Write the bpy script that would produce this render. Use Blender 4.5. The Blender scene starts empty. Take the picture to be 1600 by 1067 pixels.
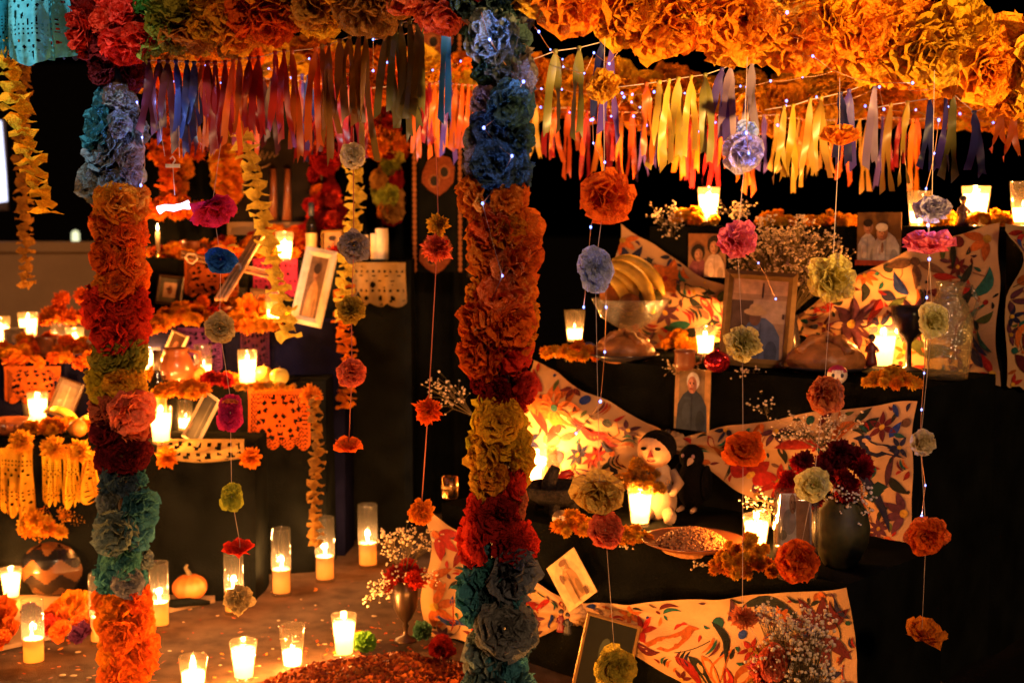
import bpy, math, random
from mathutils import Vector, Matrix, noise
R = random.Random(11)
S = bpy.context.scene
COL = S.collection
V = Vector
pi = math.pi

# ------------------------------------------------------------------ camera, sky, lamps, exposure
F, CX, CY, EYE, PITCH = 2100.0, 800.0, 533.5, 1.17, math.radians(4.99)
cam = bpy.data.objects.new('camera', bpy.data.cameras.new('camera'))
COL.objects.link(cam)
S.camera = cam
cam.location = (0, 0, EYE)
cam.rotation_euler = (pi / 2 - PITCH, 0, 0)
cam.data.sensor_width = 36
cam.data.lens = F / 1600 * 36
cam.data.clip_start = 0.05
cam.data.clip_end = 400
cam.data.dof.use_dof = True
cam.data.dof.focus_distance = 2.95
cam.data.dof.aperture_fstop = 3.6

W = bpy.data.worlds.new('World')
S.world = W
W.use_nodes = True
wn = W.node_tree
bgn = wn.nodes['Background']
sky = wn.nodes.new('ShaderNodeTexSky')
sky.sky_type = 'NISHITA'
sky.sun_disc = False
sky.sun_elevation = math.radians(-6)
sky.sun_rotation = math.radians(200)
wn.links.new(sky.outputs[0], bgn.inputs[0])
bgn.inputs[1].default_value = 0.004

def lamp(kind, name, loc, energy, color, **kw):
    l = bpy.data.lights.new(name, kind)
    l.energy = energy
    l.color = color
    for k, v in kw.items():
        setattr(l, k, v)
    o = bpy.data.objects.new(name, l)
    COL.objects.link(o)
    o.location = loc
    return o

def aim(o, target):
    o.rotation_euler = (V(target) - V(o.location)).to_track_quat('-Z', 'Y').to_euler()

# weak warm fill, an assumed street light behind the photographer (the one sun lamp)
sun = lamp('SUN', 'sun', (2, -4, 4), 1.25, (1.0, 0.53, 0.25), angle=math.radians(6))
aim(sun, (0.3, 3, 0.9))
# assumed unseen lamp added to light the marigold garland over the right-hand altar
spot = lamp('SPOT', 'stage_lamp', (2.6, -0.6, 0.5), 2100, (1.0, 0.53, 0.14), spot_size=math.radians(21), spot_blend=0.7, shadow_soft_size=0.06)
aim(spot, (0.60, 2.8, 1.75))

S.view_settings.view_transform = 'Standard'
S.view_settings.look = 'None'
S.view_settings.gamma = 1
S.view_settings.exposure = 0.25
S.view_settings.use_curve_mapping = False
S.cycles.use_denoising = True
S.cycles.max_bounces = 4
S.cycles.diffuse_bounces = 2
S.cycles.glossy_bounces = 2
S.cycles.transmission_bounces = 4
S.cycles.transparent_max_bounces = 10
S.cycles.sample_clamp_indirect = 2.0
S.cycles.sample_clamp_direct = 0
S.cycles.adaptive_threshold = 0.02
S.cycles.caustics_reflective = False
S.cycles.caustics_refractive = False

# ------------------------------------------------------------------ geometry of the view
FW = V((0, math.cos(PITCH), -math.sin(PITCH)))
UP = V((0, math.sin(PITCH), math.cos(PITCH)))
CAM = V((0, 0, EYE))

def ray(px, py):
    return V((1, 0, 0)) * ((px - CX) / F) + UP * (-(py - CY) / F) + FW

def P(px, py, d):
    r = ray(px, py)
    return CAM + r * (d / r.y)

def onz(px, py, z):
    r = ray(px, py)
    return CAM + r * ((z - EYE) / r.z)

def onplane(px, py, p0, n):
    r = ray(px, py)
    return CAM + r * ((p0 - CAM).dot(n) / r.dot(n))

def proj(p):
    q = p - CAM
    dd = q.dot(FW)
    return CX + F * q.x / dd, CY - F * q.dot(UP) / dd

def U(a, b):
    return R.uniform(a, b)

# ------------------------------------------------------------------ mesh builder
class MB:
    def __init__(s):
        s.v, s.f, s.m, s.sm, s.c = [], [], [], [], []

    def add(s, vs, fs, m=0, sm=False, c=(1, 1, 1)):
        o = len(s.v)
        s.v += [tuple(x) for x in vs]
        for f in fs:
            s.f.append(tuple(i + o for i in f))
            s.m.append(m); s.sm.append(sm); s.c.append(c)

    def lathe(s, prof, n=24, M=None, m=0, sm=True, c=(1, 1, 1), wob=None):
        vs, fs = [], []
        for k, (r, z) in enumerate(prof):
            for i in range(n):
                a = 2 * pi * i / n
                rr = r * (wob(a, k) if wob else 1)
                p = V((rr * math.cos(a), rr * math.sin(a), z))
                vs.append(M @ p if M else p)
        for k in range(len(prof) - 1):
            for i in range(n):
                j = (i + 1) % n
                fs.append((k * n + i, k * n + j, (k + 1) * n + j, (k + 1) * n + i))
        s.add(vs, fs, m, sm, c)

    def tube(s, pts, rad, n=6, m=0, sm=True, c=(1, 1, 1), cap=True):
        pts = [V(p) for p in pts]
        if not hasattr(rad, '__len__'):
            rad = [rad] * len(pts)
        vs, fs = [], []
        prev = None
        for k, p in enumerate(pts):
            t = (pts[min(k + 1, len(pts) - 1)] - pts[max(k - 1, 0)])
            t = t.normalized() if t.length > 1e-9 else V((0, 0, 1))
            if prev is None:
                a = V((1, 0, 0)) if abs(t.x) < 0.8 else V((0, 1, 0))
                u = t.cross(a).normalized()
            else:
                u = prev - t * prev.dot(t)
                u = u.normalized() if u.length > 1e-6 else t.orthogonal().normalized()
            prev = u
            w = t.cross(u)
            for i in range(n):
                a = 2 * pi * i / n
                vs.append(p + (u * math.cos(a) + w * math.sin(a)) * rad[k])
        for k in range(len(pts) - 1):
            for i in range(n):
                j = (i + 1) % n
                fs.append((k * n + i, k * n + j, (k + 1) * n + j, (k + 1) * n + i))
        if cap:
            fs.append(tuple(range(n))[::-1])
            fs.append(tuple((len(pts) - 1) * n + i for i in range(n)))
        s.add(vs, fs, m, sm, c)

    def ell(s, ce, rad, nu=12, nv=8, M=None, m=0, sm=True, c=(1, 1, 1), wob=None):
        vs, fs = [], []
        ce = V(ce)
        for k in range(nv + 1):
            t = pi * k / nv
            for i in range(nu):
                a = 2 * pi * i / nu
                p = V((rad[0] * math.sin(t) * math.cos(a), rad[1] * math.sin(t) * math.sin(a), rad[2] * math.cos(t)))
                if wob:
                    p *= wob(p)
                if M:
                    p = M @ p
                vs.append(ce + p)
        for k in range(nv):
            for i in range(nu):
                j = (i + 1) % nu
                fs.append((k * nu + i, (k + 1) * nu + i, (k + 1) * nu + j, k * nu + j))
        s.add(vs, fs, m, sm, c)

    def box(s, ce, sz, M=None, m=0, c=(1, 1, 1)):
        ce = V(ce)
        vs = []
        for x in (-.5, .5):
            for y in (-.5, .5):
                for z in (-.5, .5):
                    p = V((x * sz[0], y * sz[1], z * sz[2]))
                    vs.append(ce + (M @ p if M else p))
        s.add(vs, [(0, 1, 3, 2), (4, 6, 7, 5), (0, 4, 5, 1), (2, 3, 7, 6), (0, 2, 6, 4), (1, 5, 7, 3)], m, False, c)

    def poly(s, pts, c=(1, 1, 1), m=0):
        s.add(pts, [tuple(range(len(pts)))], m, False, c)

    def fan(s, pts, c=(1, 1, 1), m=0):
        ce = sum((V(p) for p in pts), V((0, 0, 0))) / len(pts)
        n = len(pts)
        s.add([ce] + list(pts), [(0, i + 1, (i + 1) % n + 1) for i in range(n)], m, False, c)

    def mesh(s, name, mats, colors=False):
        me = bpy.data.meshes.new(name)
        me.from_pydata(s.v, [], s.f)
        if not isinstance(mats, (list, tuple)):
            mats = [mats]
        for x in mats:
            me.materials.append(x)
        me.polygons.foreach_set('material_index', s.m)
        me.polygons.foreach_set('use_smooth', s.sm)
        if colors:
            at = me.attributes.new('col', 'FLOAT_COLOR', 'CORNER')
            buf = []
            for f, c in zip(s.f, s.c):
                buf += [c[0], c[1], c[2], 1.0] * len(f)
            at.data.foreach_set('color', buf)
        me.update()
        return me

    def build(s, name, mats, parent=None, loc=(0, 0, 0), rot=None, colors=False):
        return put(name, s.mesh(name, mats, colors), parent, loc, rot)

def put(name, me, parent=None, loc=(0, 0, 0), rot=None, scale=None, color=None):
    o = bpy.data.objects.new(name, me)
    COL.objects.link(o)
    o.location = loc
    if rot is not None:
        if isinstance(rot, (tuple, list)):
            o.rotation_euler = rot
        else:
            o.rotation_mode = 'QUATERNION'
            o.rotation_quaternion = rot
    if scale is not None:
        o.scale = scale if hasattr(scale, '__len__') else (scale,) * 3
    if color is not None:
        o.color = (*color, 1)
    if parent:
        o.parent = parent
    return o

def tag(o, label, cat, group=None):
    o['label'] = label
    o['category'] = cat
    if group:
        o['group'] = group
    return o

def thing(name, label, cat, loc=(0, 0, 0), group=None, scale=1, rotz=0):
    o = bpy.data.objects.new(name, None)
    COL.objects.link(o)
    o.location = loc
    o.empty_display_size = 0.05
    o.scale = (scale,) * 3
    o.rotation_euler = (0, 0, rotz)
    return tag(o, label, cat, group)

def kind(o, k):
    o['kind'] = k
    return o

# ------------------------------------------------------------------ materials
def nt(name):
    m = bpy.data.materials.new(name)
    m.use_nodes = True
    n = m.node_tree
    n.nodes.clear()
    return m, n, n.nodes.new('ShaderNodeOutputMaterial')

def N(n, t, **kw):
    x = n.nodes.new(t)
    for k, v in kw.items():
        setattr(x, k, v)
    return x

def noisy(n, colsock, scale=20, lo=0.75, hi=1.2, detail=4):
    tc = N(n, 'ShaderNodeTexCoord')
    nz = N(n, 'ShaderNodeTexNoise')
    nz.inputs['Scale'].default_value = scale
    nz.inputs['Detail'].default_value = detail
    n.links.new(tc.outputs['Object'], nz.inputs['Vector'])
    mr = N(n, 'ShaderNodeMapRange')
    mr.inputs[1].default_value = 0.3; mr.inputs[2].default_value = 0.7
    mr.inputs[3].default_value = lo; mr.inputs[4].default_value = hi
    n.links.new(nz.outputs[0], mr.inputs[0])
    mx = N(n, 'ShaderNodeMix', data_type='RGBA', blend_type='MULTIPLY')
    mx.inputs[0].default_value = 1
    n.links.new(colsock, mx.inputs[6])
    n.links.new(mr.outputs[0], mx.inputs[7])
    return mx.outputs[2], nz

def bump(n, nz_out, strength, dist=0.01):
    b = N(n, 'ShaderNodeBump')
    b.inputs['Strength'].default_value = strength
    b.inputs['Distance'].default_value = dist
    n.links.new(nz_out, b.inputs['Height'])
    return b.outputs[0]

def mat(name, col, rough=0.6, metal=0, scale=30, lo=0.8, hi=1.15, bmp=0.0, bscale=None, spec=0.5, attr=None, sheen=0, coat=0):
    m, n, out = nt(name)
    b = N(n, 'ShaderNodeBsdfPrincipled')
    if attr == 'object':
        src = N(n, 'ShaderNodeObjectInfo').outputs['Color']
    elif attr:
        a = N(n, 'ShaderNodeAttribute'); a.attribute_name = attr
        src = a.outputs['Color']
    else:
        r = N(n, 'ShaderNodeRGB'); r.outputs[0].default_value = (*col, 1)
        src = r.outputs[0]
    c, nz = noisy(n, src, scale, lo, hi)
    n.links.new(c, b.inputs['Base Color'])
    b.inputs['Roughness'].default_value = rough
    b.inputs['Metallic'].default_value = metal
    b.inputs['Specular IOR Level'].default_value = spec
    b.inputs['Sheen Weight'].default_value = sheen
    b.inputs['Coat Weight'].default_value = coat
    if bmp:
        h = nz
        if bscale:
            tc = N(n, 'ShaderNodeTexCoord')
            h = N(n, 'ShaderNodeTexNoise')
            h.inputs['Scale'].default_value = bscale
            h.inputs['Detail'].default_value = 5
            n.links.new(tc.outputs['Object'], h.inputs['Vector'])
        n.links.new(bump(n, h.outputs[0], bmp), b.inputs['Normal'])
    n.links.new(b.outputs[0], out.inputs[0])
    return m

def paper(name, trans=0.3, scale=3.0, lo=0.65, hi=1.25, bscale=9.0, bstr=0.5, sat=None):
    """thin tissue paper: its own colour from the object, diffuse plus light passing through"""
    m, n, out = nt(name)
    oi = N(n, 'ShaderNodeObjectInfo')
    c, nz = noisy(n, oi.outputs['Color'], scale, lo, hi)
    d = N(n, 'ShaderNodeBsdfDiffuse'); t = N(n, 'ShaderNodeBsdfTranslucent')
    tc = N(n, 'ShaderNodeTexCoord')
    h = N(n, 'ShaderNodeTexNoise'); h.inputs['Scale'].default_value = bscale; h.inputs['Detail'].default_value = 4
    n.links.new(tc.outputs['Object'], h.inputs['Vector'])
    bo = bump(n, h.outputs[0], bstr, 0.08)
    for x in (d, t):
        n.links.new(c, x.inputs['Color'])
        n.links.new(bo, x.inputs['Normal'])
    mx = N(n, 'ShaderNodeMixShader'); mx.inputs[0].default_value = trans
    n.links.new(d.outputs[0], mx.inputs[1]); n.links.new(t.outputs[0], mx.inputs[2])
    n.links.new(mx.outputs[0], out.inputs[0])
    return m

def emit(name, col, strength, sample=False):
    m, n, out = nt(name)
    e = N(n, 'ShaderNodeEmission')
    e.inputs[0].default_value = (*col, 1); e.inputs[1].default_value = strength
    n.links.new(e.outputs[0], out.inputs[0])
    m.cycles.emission_sampling = 'FRONT' if sample else 'NONE'
    return m

def glass(name, tint=(0.95, 0.95, 0.93), gl=0.10, rough=0.09, bmp=0, film=.018):
    m, n, out = nt(name)
    t = N(n, 'ShaderNodeBsdfTransparent'); t.inputs[0].default_value = (*tint, 1)
    g = N(n, 'ShaderNodeBsdfGlossy'); g.inputs['Roughness'].default_value = rough
    lw = N(n, 'ShaderNodeLayerWeight'); lw.inputs[0].default_value = 0.35
    mr = N(n, 'ShaderNodeMapRange'); mr.inputs[3].default_value = gl * 0.5; mr.inputs[4].default_value = 0.75
    mp = N(n, 'ShaderNodeMath', operation='POWER'); mp.inputs[1].default_value = 2.2
    n.links.new(lw.outputs['Facing'], mp.inputs[0]); n.links.new(mp.outputs[0], mr.inputs[0])
    if bmp:
        tc = N(n, 'ShaderNodeTexCoord')
        h = N(n, 'ShaderNodeTexVoronoi'); h.inputs['Scale'].default_value = 120
        n.links.new(tc.outputs['Object'], h.inputs['Vector'])
        b = bump(n, h.outputs[0], bmp, 0.004)
        n.links.new(b, g.inputs['Normal']); n.links.new(b, lw.inputs['Normal'])
    mx = N(n, 'ShaderNodeMixShader')
    n.links.new(mr.outputs[0], mx.inputs[0])
    n.links.new(t.outputs[0], mx.inputs[1]); n.links.new(g.outputs[0], mx.inputs[2])
    tl = N(n, 'ShaderNodeBsdfTranslucent'); tl.inputs[0].default_value = (.8, .72, .6, 1)
    df = N(n, 'ShaderNodeBsdfDiffuse'); df.inputs[0].default_value = (.8, .72, .6, 1)
    ad = N(n, 'ShaderNodeMixShader'); n.links.new(tl.outputs[0], ad.inputs[1]); n.links.new(df.outputs[0], ad.inputs[2])
    m2 = N(n, 'ShaderNodeMixShader'); m2.inputs[0].default_value = film
    n.links.new(mx.outputs[0], m2.inputs[1]); n.links.new(ad.outputs[0], m2.inputs[2])
    n.links.new(m2.outputs[0], out.inputs[0])
    return m

def waxmat(name, tcol, thru, thrucol=(1, .8, .5)):
    m, n, out = nt(name)
    d = N(n, 'ShaderNodeBsdfDiffuse'); d.inputs[0].default_value = (.75, .62, .42, 1)
    t = N(n, 'ShaderNodeBsdfTranslucent'); t.inputs[0].default_value = (*tcol, 1)
    tr = N(n, 'ShaderNodeBsdfTransparent'); tr.inputs[0].default_value = (*thrucol, 1)
    a = N(n, 'ShaderNodeMixShader'); a.inputs[0].default_value = 0.65
    n.links.new(d.outputs[0], a.inputs[1]); n.links.new(t.outputs[0], a.inputs[2])
    b = N(n, 'ShaderNodeMixShader'); b.inputs[0].default_value = thru
    n.links.new(a.outputs[0], b.inputs[1]); n.links.new(tr.outputs[0], b.inputs[2])
    n.links.new(b.outputs[0], out.inputs[0])
    return m

M = {}
M['paper'] = paper('tissue_paper', 0.36, 2.5, 0.78, 1.2, 6.0, 0.5)
M['petal'] = paper('fresh_petal', 0.35, 4, 0.8, 1.2, 12, 0.3)
M['crepe'] = paper('crepe_paper', 0.5, 60, 0.75, 1.15, 160, 0.7)
M['cutpaper'] = paper('cut_paper', 0.4, 30, 0.8, 1.1, 40, 0.25)
M['satin'] = mat('satin_ribbon', (1, 1, 1), 0.36, scale=3, lo=.8, hi=1.1, attr='object', spec=0.45, bmp=.05)
M['print'] = mat('printed_colour', (1, 1, 1), 0.55, scale=45, lo=.75, hi=1.2, attr='col', spec=.08)
M['thread'] = mat('embroidery_thread', (1, 1, 1), 0.7, scale=90, lo=.65, hi=1.25, attr='col', spec=.2, bmp=.5, bscale=420)
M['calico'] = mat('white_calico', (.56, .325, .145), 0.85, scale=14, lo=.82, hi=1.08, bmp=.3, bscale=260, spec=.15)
M['black'] = mat('black_cloth', (.0058, .0064, .0056), 0.95, scale=9, lo=.6, hi=1.4, bmp=.3, bscale=200, spec=0)
M['navy'] = mat('navy_cloth', (.005, .005, .017), 0.9, scale=9, lo=.6, hi=1.4, bmp=.3, bscale=200, spec=0)
M['carpet'] = mat('brown_carpet', (.105, .068, .047), 0.95, scale=14, lo=.62, hi=1.25, bmp=.6, bscale=320, spec=.05)
M['paving'] = mat('dark_paving', (.010, .009, .008), 0.95, spec=0, scale=3, bmp=.4, bscale=60)
M['drip'] = mat('spilt_wax', (.5, .36, .2), .35, scale=60)
M['plaster'] = mat('tan_plaster', (.24, .145, .07), 0.9, scale=3, lo=.8, hi=1.1, bmp=.2, bscale=50)
M['glass'] = glass('clear_glass')
M['cutglass'] = glass('cut_glass', (.8, .8, .76), .5, .25, bmp=.9, film=.10)
M['board'] = mat('blackened_board', (.012, .008, .005), .8, scale=20, lo=.6, hi=1.4, spec=.1)
M['soot'] = mat('unlit_wall', (.003, .003, .003), .95, spec=0)  # night darkness of the house put into its colour
M['jarglass'] = glass('moulded_glass', (.85, .87, .8), .18, .12, bmp=.8, film=.08)
M['amberglass'] = glass('amber_glass', (.45, .22, .07), .25, .06, film=.12)
M['darkglass'] = glass('smoked_glass', (.10, .09, .08), .25, .05, film=.01)
M['wax'] = waxmat('cream_wax', (.26, .205, .14), 0.45)
M['tubewax'] = waxmat('amber_wax', (.55, .27, .07), 0.35, (1, .75, .42))
M['flame'] = emit('flame', (1, .72, .32), 22)
M['wick'] = mat('wick', (.02, .015, .01), .9)
M['led'] = emit('cold_led', (.17, .24, 1.0), 5)
M['warmled'] = emit('warm_led', (1, .7, .35), 30)
M['glowwhite'] = emit('lit_sign', (.72, .74, 1.0), 1.6)
M['winlit'] = emit('lit_window', (.95, .95, .55), 1.2)
M['wire'] = mat('copper_wire', (.5, .25, .12), .4, metal=1)
M['string'] = mat('cotton_string', (.75, .55, .42), .8)
M['redstring'] = mat('red_string', (.6, .16, .08), .8)
M['gold'] = mat('gilt_wood', (.42, .24, .07), .38, metal=.55, scale=50, bmp=.1)
M['brass'] = mat('brass', (.75, .42, .12), .25, metal=1)
M['ivory'] = mat('ivory_paint', (.72, .58, .36), .6, scale=30)
M['darkwood'] = mat('dark_wood', (.05, .025, .012), .5, scale=18, lo=.6, hi=1.3)
M['reed'] = mat('reed_stick', (.33, .15, .05), .6, scale=40, lo=.6, hi=1.3)
M['clay'] = mat('glazed_clay', (.24, .075, .025), .28, scale=12, lo=.7, hi=1.2, coat=.4)
M['stone'] = mat('volcanic_stone', (.022, .018, .016), .95, scale=90, lo=.5, hi=1.6, bmp=.9, bscale=160, spec=.1)
M['barro'] = mat('dark_glazed_pot', (.040, .036, .010), .55, scale=22, lo=.35, hi=1.7, spec=.3, bmp=.3)
M['china'] = mat('dark_china', (.03, .025, .03), .2)
M['bread'] = mat('baked_crust', (.40, .15, .04), .4, scale=25, lo=.45, hi=1.35, bmp=.5, bscale=50)
M['banana'] = mat('banana_skin', (.92, .60, .07), .5, scale=22, lo=.55, hi=1.15)
M['greenfruit'] = mat('green_skin', (.14, .13, .03), .45, scale=22, lo=.6, hi=1.2)
M['applefruit'] = mat('yellow_apple', (.62, .46, .07), .35, scale=14, lo=.8, hi=1.15)
M['orangefruit'] = mat('orange_peel', (.75, .26, .03), .45, scale=60, bmp=.3, bscale=120)
M['pumpkin'] = mat('pumpkin_skin', (.62, .17, .025), .5, scale=14, lo=.7, hi=1.15)
M['stalk'] = mat('dry_stalk', (.16, .11, .04), .8)
M['leaf'] = mat('leaf_green', (.045, .07, .02), .6)
M['skin'] = mat('rag_doll_cloth', (.72, .38, .17), .85, scale=60)
M['whitecloth'] = mat('white_cloth', (.30, .21, .14), .9, scale=40)
M['blackhair'] = mat('black_yarn', (.004, .0035, .0035), .9, scale=150, bmp=.6, spec=.05)
M['foil'] = mat('red_foil', (.5, .015, .03), .18, metal=.8, bmp=.4, bscale=30)
M['redliquid'] = mat('red_jelly', (.42, .05, .012), .15)
M['rice'] = mat('rice_grains', (.5, .2, .05), .7, scale=120, lo=.5, hi=1.4)
M['blossom'] = mat('small_blossom', (.80, .62, .40), .8, scale=60)
M['objpaint'] = mat('painted', (1, 1, 1), .45, scale=40, lo=.8, hi=1.15, attr='object')
M['sugar'] = mat('sugar', (.8, .68, .5), .75, scale=60)
M['vaseglaze'] = mat('glazed_vase', (1, 1, 1), .22, scale=20, lo=.85, hi=1.1, attr='col', coat=.3)
M['label'] = mat('bottle_label', (1, 1, 1), .5, attr='col')

C = dict(orange=(.92, .25, .014), redor=(.90, .15, .014), yelor=(.92, .44, .03), yellow=(.98, .56, .03), red=(.74, .045, .02),
         maroon=(.13, .012, .016), dkred=(.27, .016, .012), olive=(.33, .30, .04), teal=(.06, .22, .25), grblue=(.19, .215, .22),
         dkteal=(.055, .12, .145), blue=(.02, .12, .62), pink=(.92, .17, .28), magenta=(.62, .03, .17), coral=(.90, .19, .09),
         lav=(.50, .43, .66), cream=(.92, .78, .45), salmon=(.86, .27, .09), tan=(.55, .40, .18), grey=(.30, .26, .25),
         green=(.10, .26, .03), mint=(.12, .3, .2), plum=(.09, .02, .06), marigold=(.92, .34, .015), paleye=(.95, .82, .34),
         paleblue=(.45, .55, .85), gold=(.72, .40, .05), bright=(.98, .78, .14), ochre=(.45, .22, .04), navy=(.03, .035, .16), violet=(.11, .06, .38),
         mauve=(.33, .24, .36), ribol=(.26, .24, .05), crimson=(.36, .012, .014), dkmar=(.09, .012, .02), white=(.8, .7, .6))

def vary(c, a=.12):
    k = U(1 - a, 1 + a)
    return tuple(max(0.004, min(.9, x * k * U(1 - a * .6, 1 + a * .6))) for x in c)

# ------------------------------------------------------------------ paper flowers
def flower_mesh(name, rings, seed, nu=3, nv=3, jit=.05, ruff=.14, m='paper', rag=.12, core=.08, sm=False):
    r = random.Random(seed)
    mb = MB()
    for tilt, n, L, Wd, curl in rings:
        off = r.uniform(0, 6.3)
        for k in range(n):
            ph = off + 2 * pi * k / n + r.uniform(-.2, .2)
            th = math.radians(tilt + r.uniform(-9, 9))
            er = V((math.cos(ph), math.sin(ph), 0)); tg = V((-math.sin(ph), math.cos(ph), 0))
            ax = er * math.sin(th) + V((0, 0, 1)) * math.cos(th)
            nm = tg.cross(ax)
            L2 = L * r.uniform(.82, 1.12); W2 = Wd * r.uniform(.8, 1.2); fp = r.uniform(0, 6.3); tw = r.uniform(-.5, .5)
            vs, fs = [], []
            for i in range(nu + 1):
                u = i / nu
                for j in range(nv + 1):
                    v = 2 * j / nv - 1
                    w = W2 * (.25 + .75 * u ** .6)
                    lu = L2 * u * (1 - .24 * v * v * u) * (1 + (r.uniform(-rag, rag) if i == nu else 0))
                    nn = -curl * u * u * L2 + ruff * u * math.sin(v * 4.2 + fp) + tw * v * u * .25
                    p = er * core * .5 + ax * lu + tg * (w * v) + nm * nn
                    p += V((r.uniform(-jit, jit), r.uniform(-jit, jit), r.uniform(-jit, jit))) * u
                    vs.append(p)
            for i in range(nu):
                for j in range(nv):
                    a = i * (nv + 1) + j
                    fs.append((a, a + 1, a + nv + 2, a + nv + 1))
            mb.add(vs, fs, 0, sm)
    return mb.mesh(name, M[m])

POM = [flower_mesh('pom_flower', [(10, 4, .80, .40, -.2), (30, 5, .92, .52, -.05), (54, 6, 1.0, .58, .12), (78, 7, 1.0, .60, .25), (98, 6, .92, .56, .2)], s, nu=5, nv=6, jit=.045, ruff=.15, rag=.07, sm=s % 3 > 0) for s in range(9)]
BALL = [flower_mesh('ball_flower', [(6, 4, .82, .3, 0), (26, 6, .92, .38, .05), (50, 8, .98, .42, .12), (74, 9, 1, .42, .15), (98, 9, 1, .42, .1), (122, 7, .95, .4, .05), (150, 5, .85, .36, 0)], 20 + s, nu=4, nv=4, jit=.055, ruff=.15) for s in range(5)]
DISC = [flower_mesh('disc_flower', [(20, 6, .42, .2, 0), (50, 8, .7, .32, .1), (74, 9, .98, .42, .05), (88, 9, 1.0, .45, .0)], 40 + s, jit=.035, ruff=.07, rag=.05) for s in range(5)]
CARN = [flower_mesh('carnation_flower', [(6, 7, .86, .11, -.1), (22, 13, .92, .12, 0), (40, 18, .97, .13, .1), (58, 21, 1.0, .13, .15), (78, 22, 1, .13, .2), (100, 18, .95, .13, .2), (124, 10, .85, .13, 0)], 60 + s, nu=2, nv=2, jit=.05, ruff=.10, m='petal') for s in range(6)]
TULIP = [flower_mesh('tulip_flower', [(14, 5, .8, .35, -.25), (34, 6, 1.0, .5, -.2), (52, 6, 1.05, .5, -.1)], 80 + s, nu=4, jit=.045, ruff=.14, rag=.08) for s in range(3)]
CRUM = [flower_mesh('crumpled_flower', [(10, 3, .8, .6, .2), (40, 5, .95, .62, .4), (75, 6, 1.0, .62, .45), (110, 6, .98, .62, .4), (145, 4, .85, .6, .2)], 90 + s, nu=4, nv=4, jit=.07, ruff=.1, rag=.08) for s in range(4)]
STY = dict(pom=POM, ball=BALL, disc=DISC, carn=CARN, tulip=TULIP, crum=CRUM)

def facing(d, spin=None):
    q = V(d).normalized().to_track_quat('Z', 'Y')
    return q @ Matrix.Rotation(U(0, 6.3) if spin is None else spin, 3, 'Z').to_quaternion()

def flower(parent, style, world, rad, col, direction=(0, -1, 0.2), name='paper_flower', sc=None, va=.1):
    loc = V(world) - V(parent.location) if parent else V(world)
    me = R.choice(STY[style])
    return put(name, me, parent, loc, facing(direction), (rad * sc[0], rad * sc[1], rad * sc[2]) if sc else rad, vary(C[col] if isinstance(col, str) else col, va))

def resample(pts, step):
    out = [V(pts[0])]
    acc = 0
    for a, b in zip(pts[:-1], pts[1:]):
        a, b = V(a), V(b)
        L = (b - a).length
        t = step - acc
        while t <= L:
            out.append(a + (b - a) * (t / L))
            t += step
        acc = L - (t - step)
    return out

def flower_run(parent, pts, core, fr, step, n, colf, style='pom', wob=.012, prob=1.0):
    """paper flowers packed round a pole or rope"""
    ps = resample(pts, step)
    for k, p in enumerate(ps):
        t = (ps[min(k + 1, len(ps) - 1)] - ps[max(k - 1, 0)]).normalized()
        u = t.orthogonal().normalized(); w = t.cross(u)
        o = (k % 2) * pi / n + .35 * k
        for i in range(n):
            if R.random() > prob:
                continue
            a = o + 2 * pi * i / n + U(-.25, .25)
            d = u * math.cos(a) + w * math.sin(a)
            d2 = d + t * U(-.3, .3)
            q = p + d * core * U(.5, 1.6) + t * U(-wob, wob)
            flower(parent, style, q, fr * U(.72, 1.42), colf(p, q, k), d2, va=.24)

# ------------------------------------------------------------------ the setting
mb = MB(); mb.box((0, 40, -.05), (160, 160, .09)); kind(mb.build('ground', M['paving']), 'structure')
mb = MB()
nx, ny = 40, 30
vs, fs = [], []
for j in range(ny + 1):
    for i in range(nx + 1):
        x = -3.2 + 4.3 * i / nx; y = 1.6 + 3.75 * j / ny
        vs.append((x, y, .004 + .006 * max(0, noise.noise((x * 2.2, y * 2.2, 1)))))
for j in range(ny):
    for i in range(nx):
        a = j * (nx + 1) + i
        fs.append((a, a + 1, a + nx + 2, a + nx + 1))
mb.add(vs, fs, 0, True)
kind(mb.build('carpet', M['carpet']), 'structure')

# low garden wall, dark house with a lit arched window and lit sign beyond it
mb = MB()
a, b = P(-260, 378, 8), P(330, 378, 8)
mb.box(((a.x + b.x) / 2, 8.15, a.z / 2 - .03), (b.x - a.x, .3, a.z - .06))
w = thing('garden_wall', 'low tan plastered wall in the dark behind the left altar', 'wall', (0, 0, 0))
mb.build('wall_body', M['plaster'], w)
mb = MB(); mb.box(((a.x + b.x) / 2, 8.15, a.z - .03), (b.x - a.x + .06, .36, .06)); mb.build('coping', M['plaster'], w)
house = thing('house', 'unlit house in the dark with one small glowing arched window', 'house', (P(118, 370, 22).x, 22, 0))
mb = MB(); mb.box((.5, 2, 2.0), (9, 3.9, 4.0)); mb.build('wall', M['soot'], house)
mb = MB()
for s in (-1, 1):
    mb.add([(-4.3, 2 + s * 2.3, 3.9), (5.3, 2 + s * 2.3, 3.9), (5.3, 2, 5.4), (-4.3, 2, 5.4), (-4.3, 2 + s * 2.3, 4.0), (5.3, 2 + s * 2.3, 4.0), (5.3, 2, 5.5), (-4.3, 2, 5.5)],
           [(0, 1, 2, 3), (4, 5, 6, 7), (0, 1, 5, 4), (0, 3, 7, 4), (1, 2, 6, 5)])
mb.build('roof', M['soot'], house)
zc = P(118, 370, 22).z
mb = MB()
arc = [(-.06, 0, zc - .10), (.06, 0, zc - .10)] + [(.06 * math.cos(t * pi / 8), 0, zc + .04 + .06 * math.sin(t * pi / 8)) for t in range(9)]
mb.poly([(x, y - .002, z) for x, y, z in arc]); wd = mb.build('window', M['winlit'], house)
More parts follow.
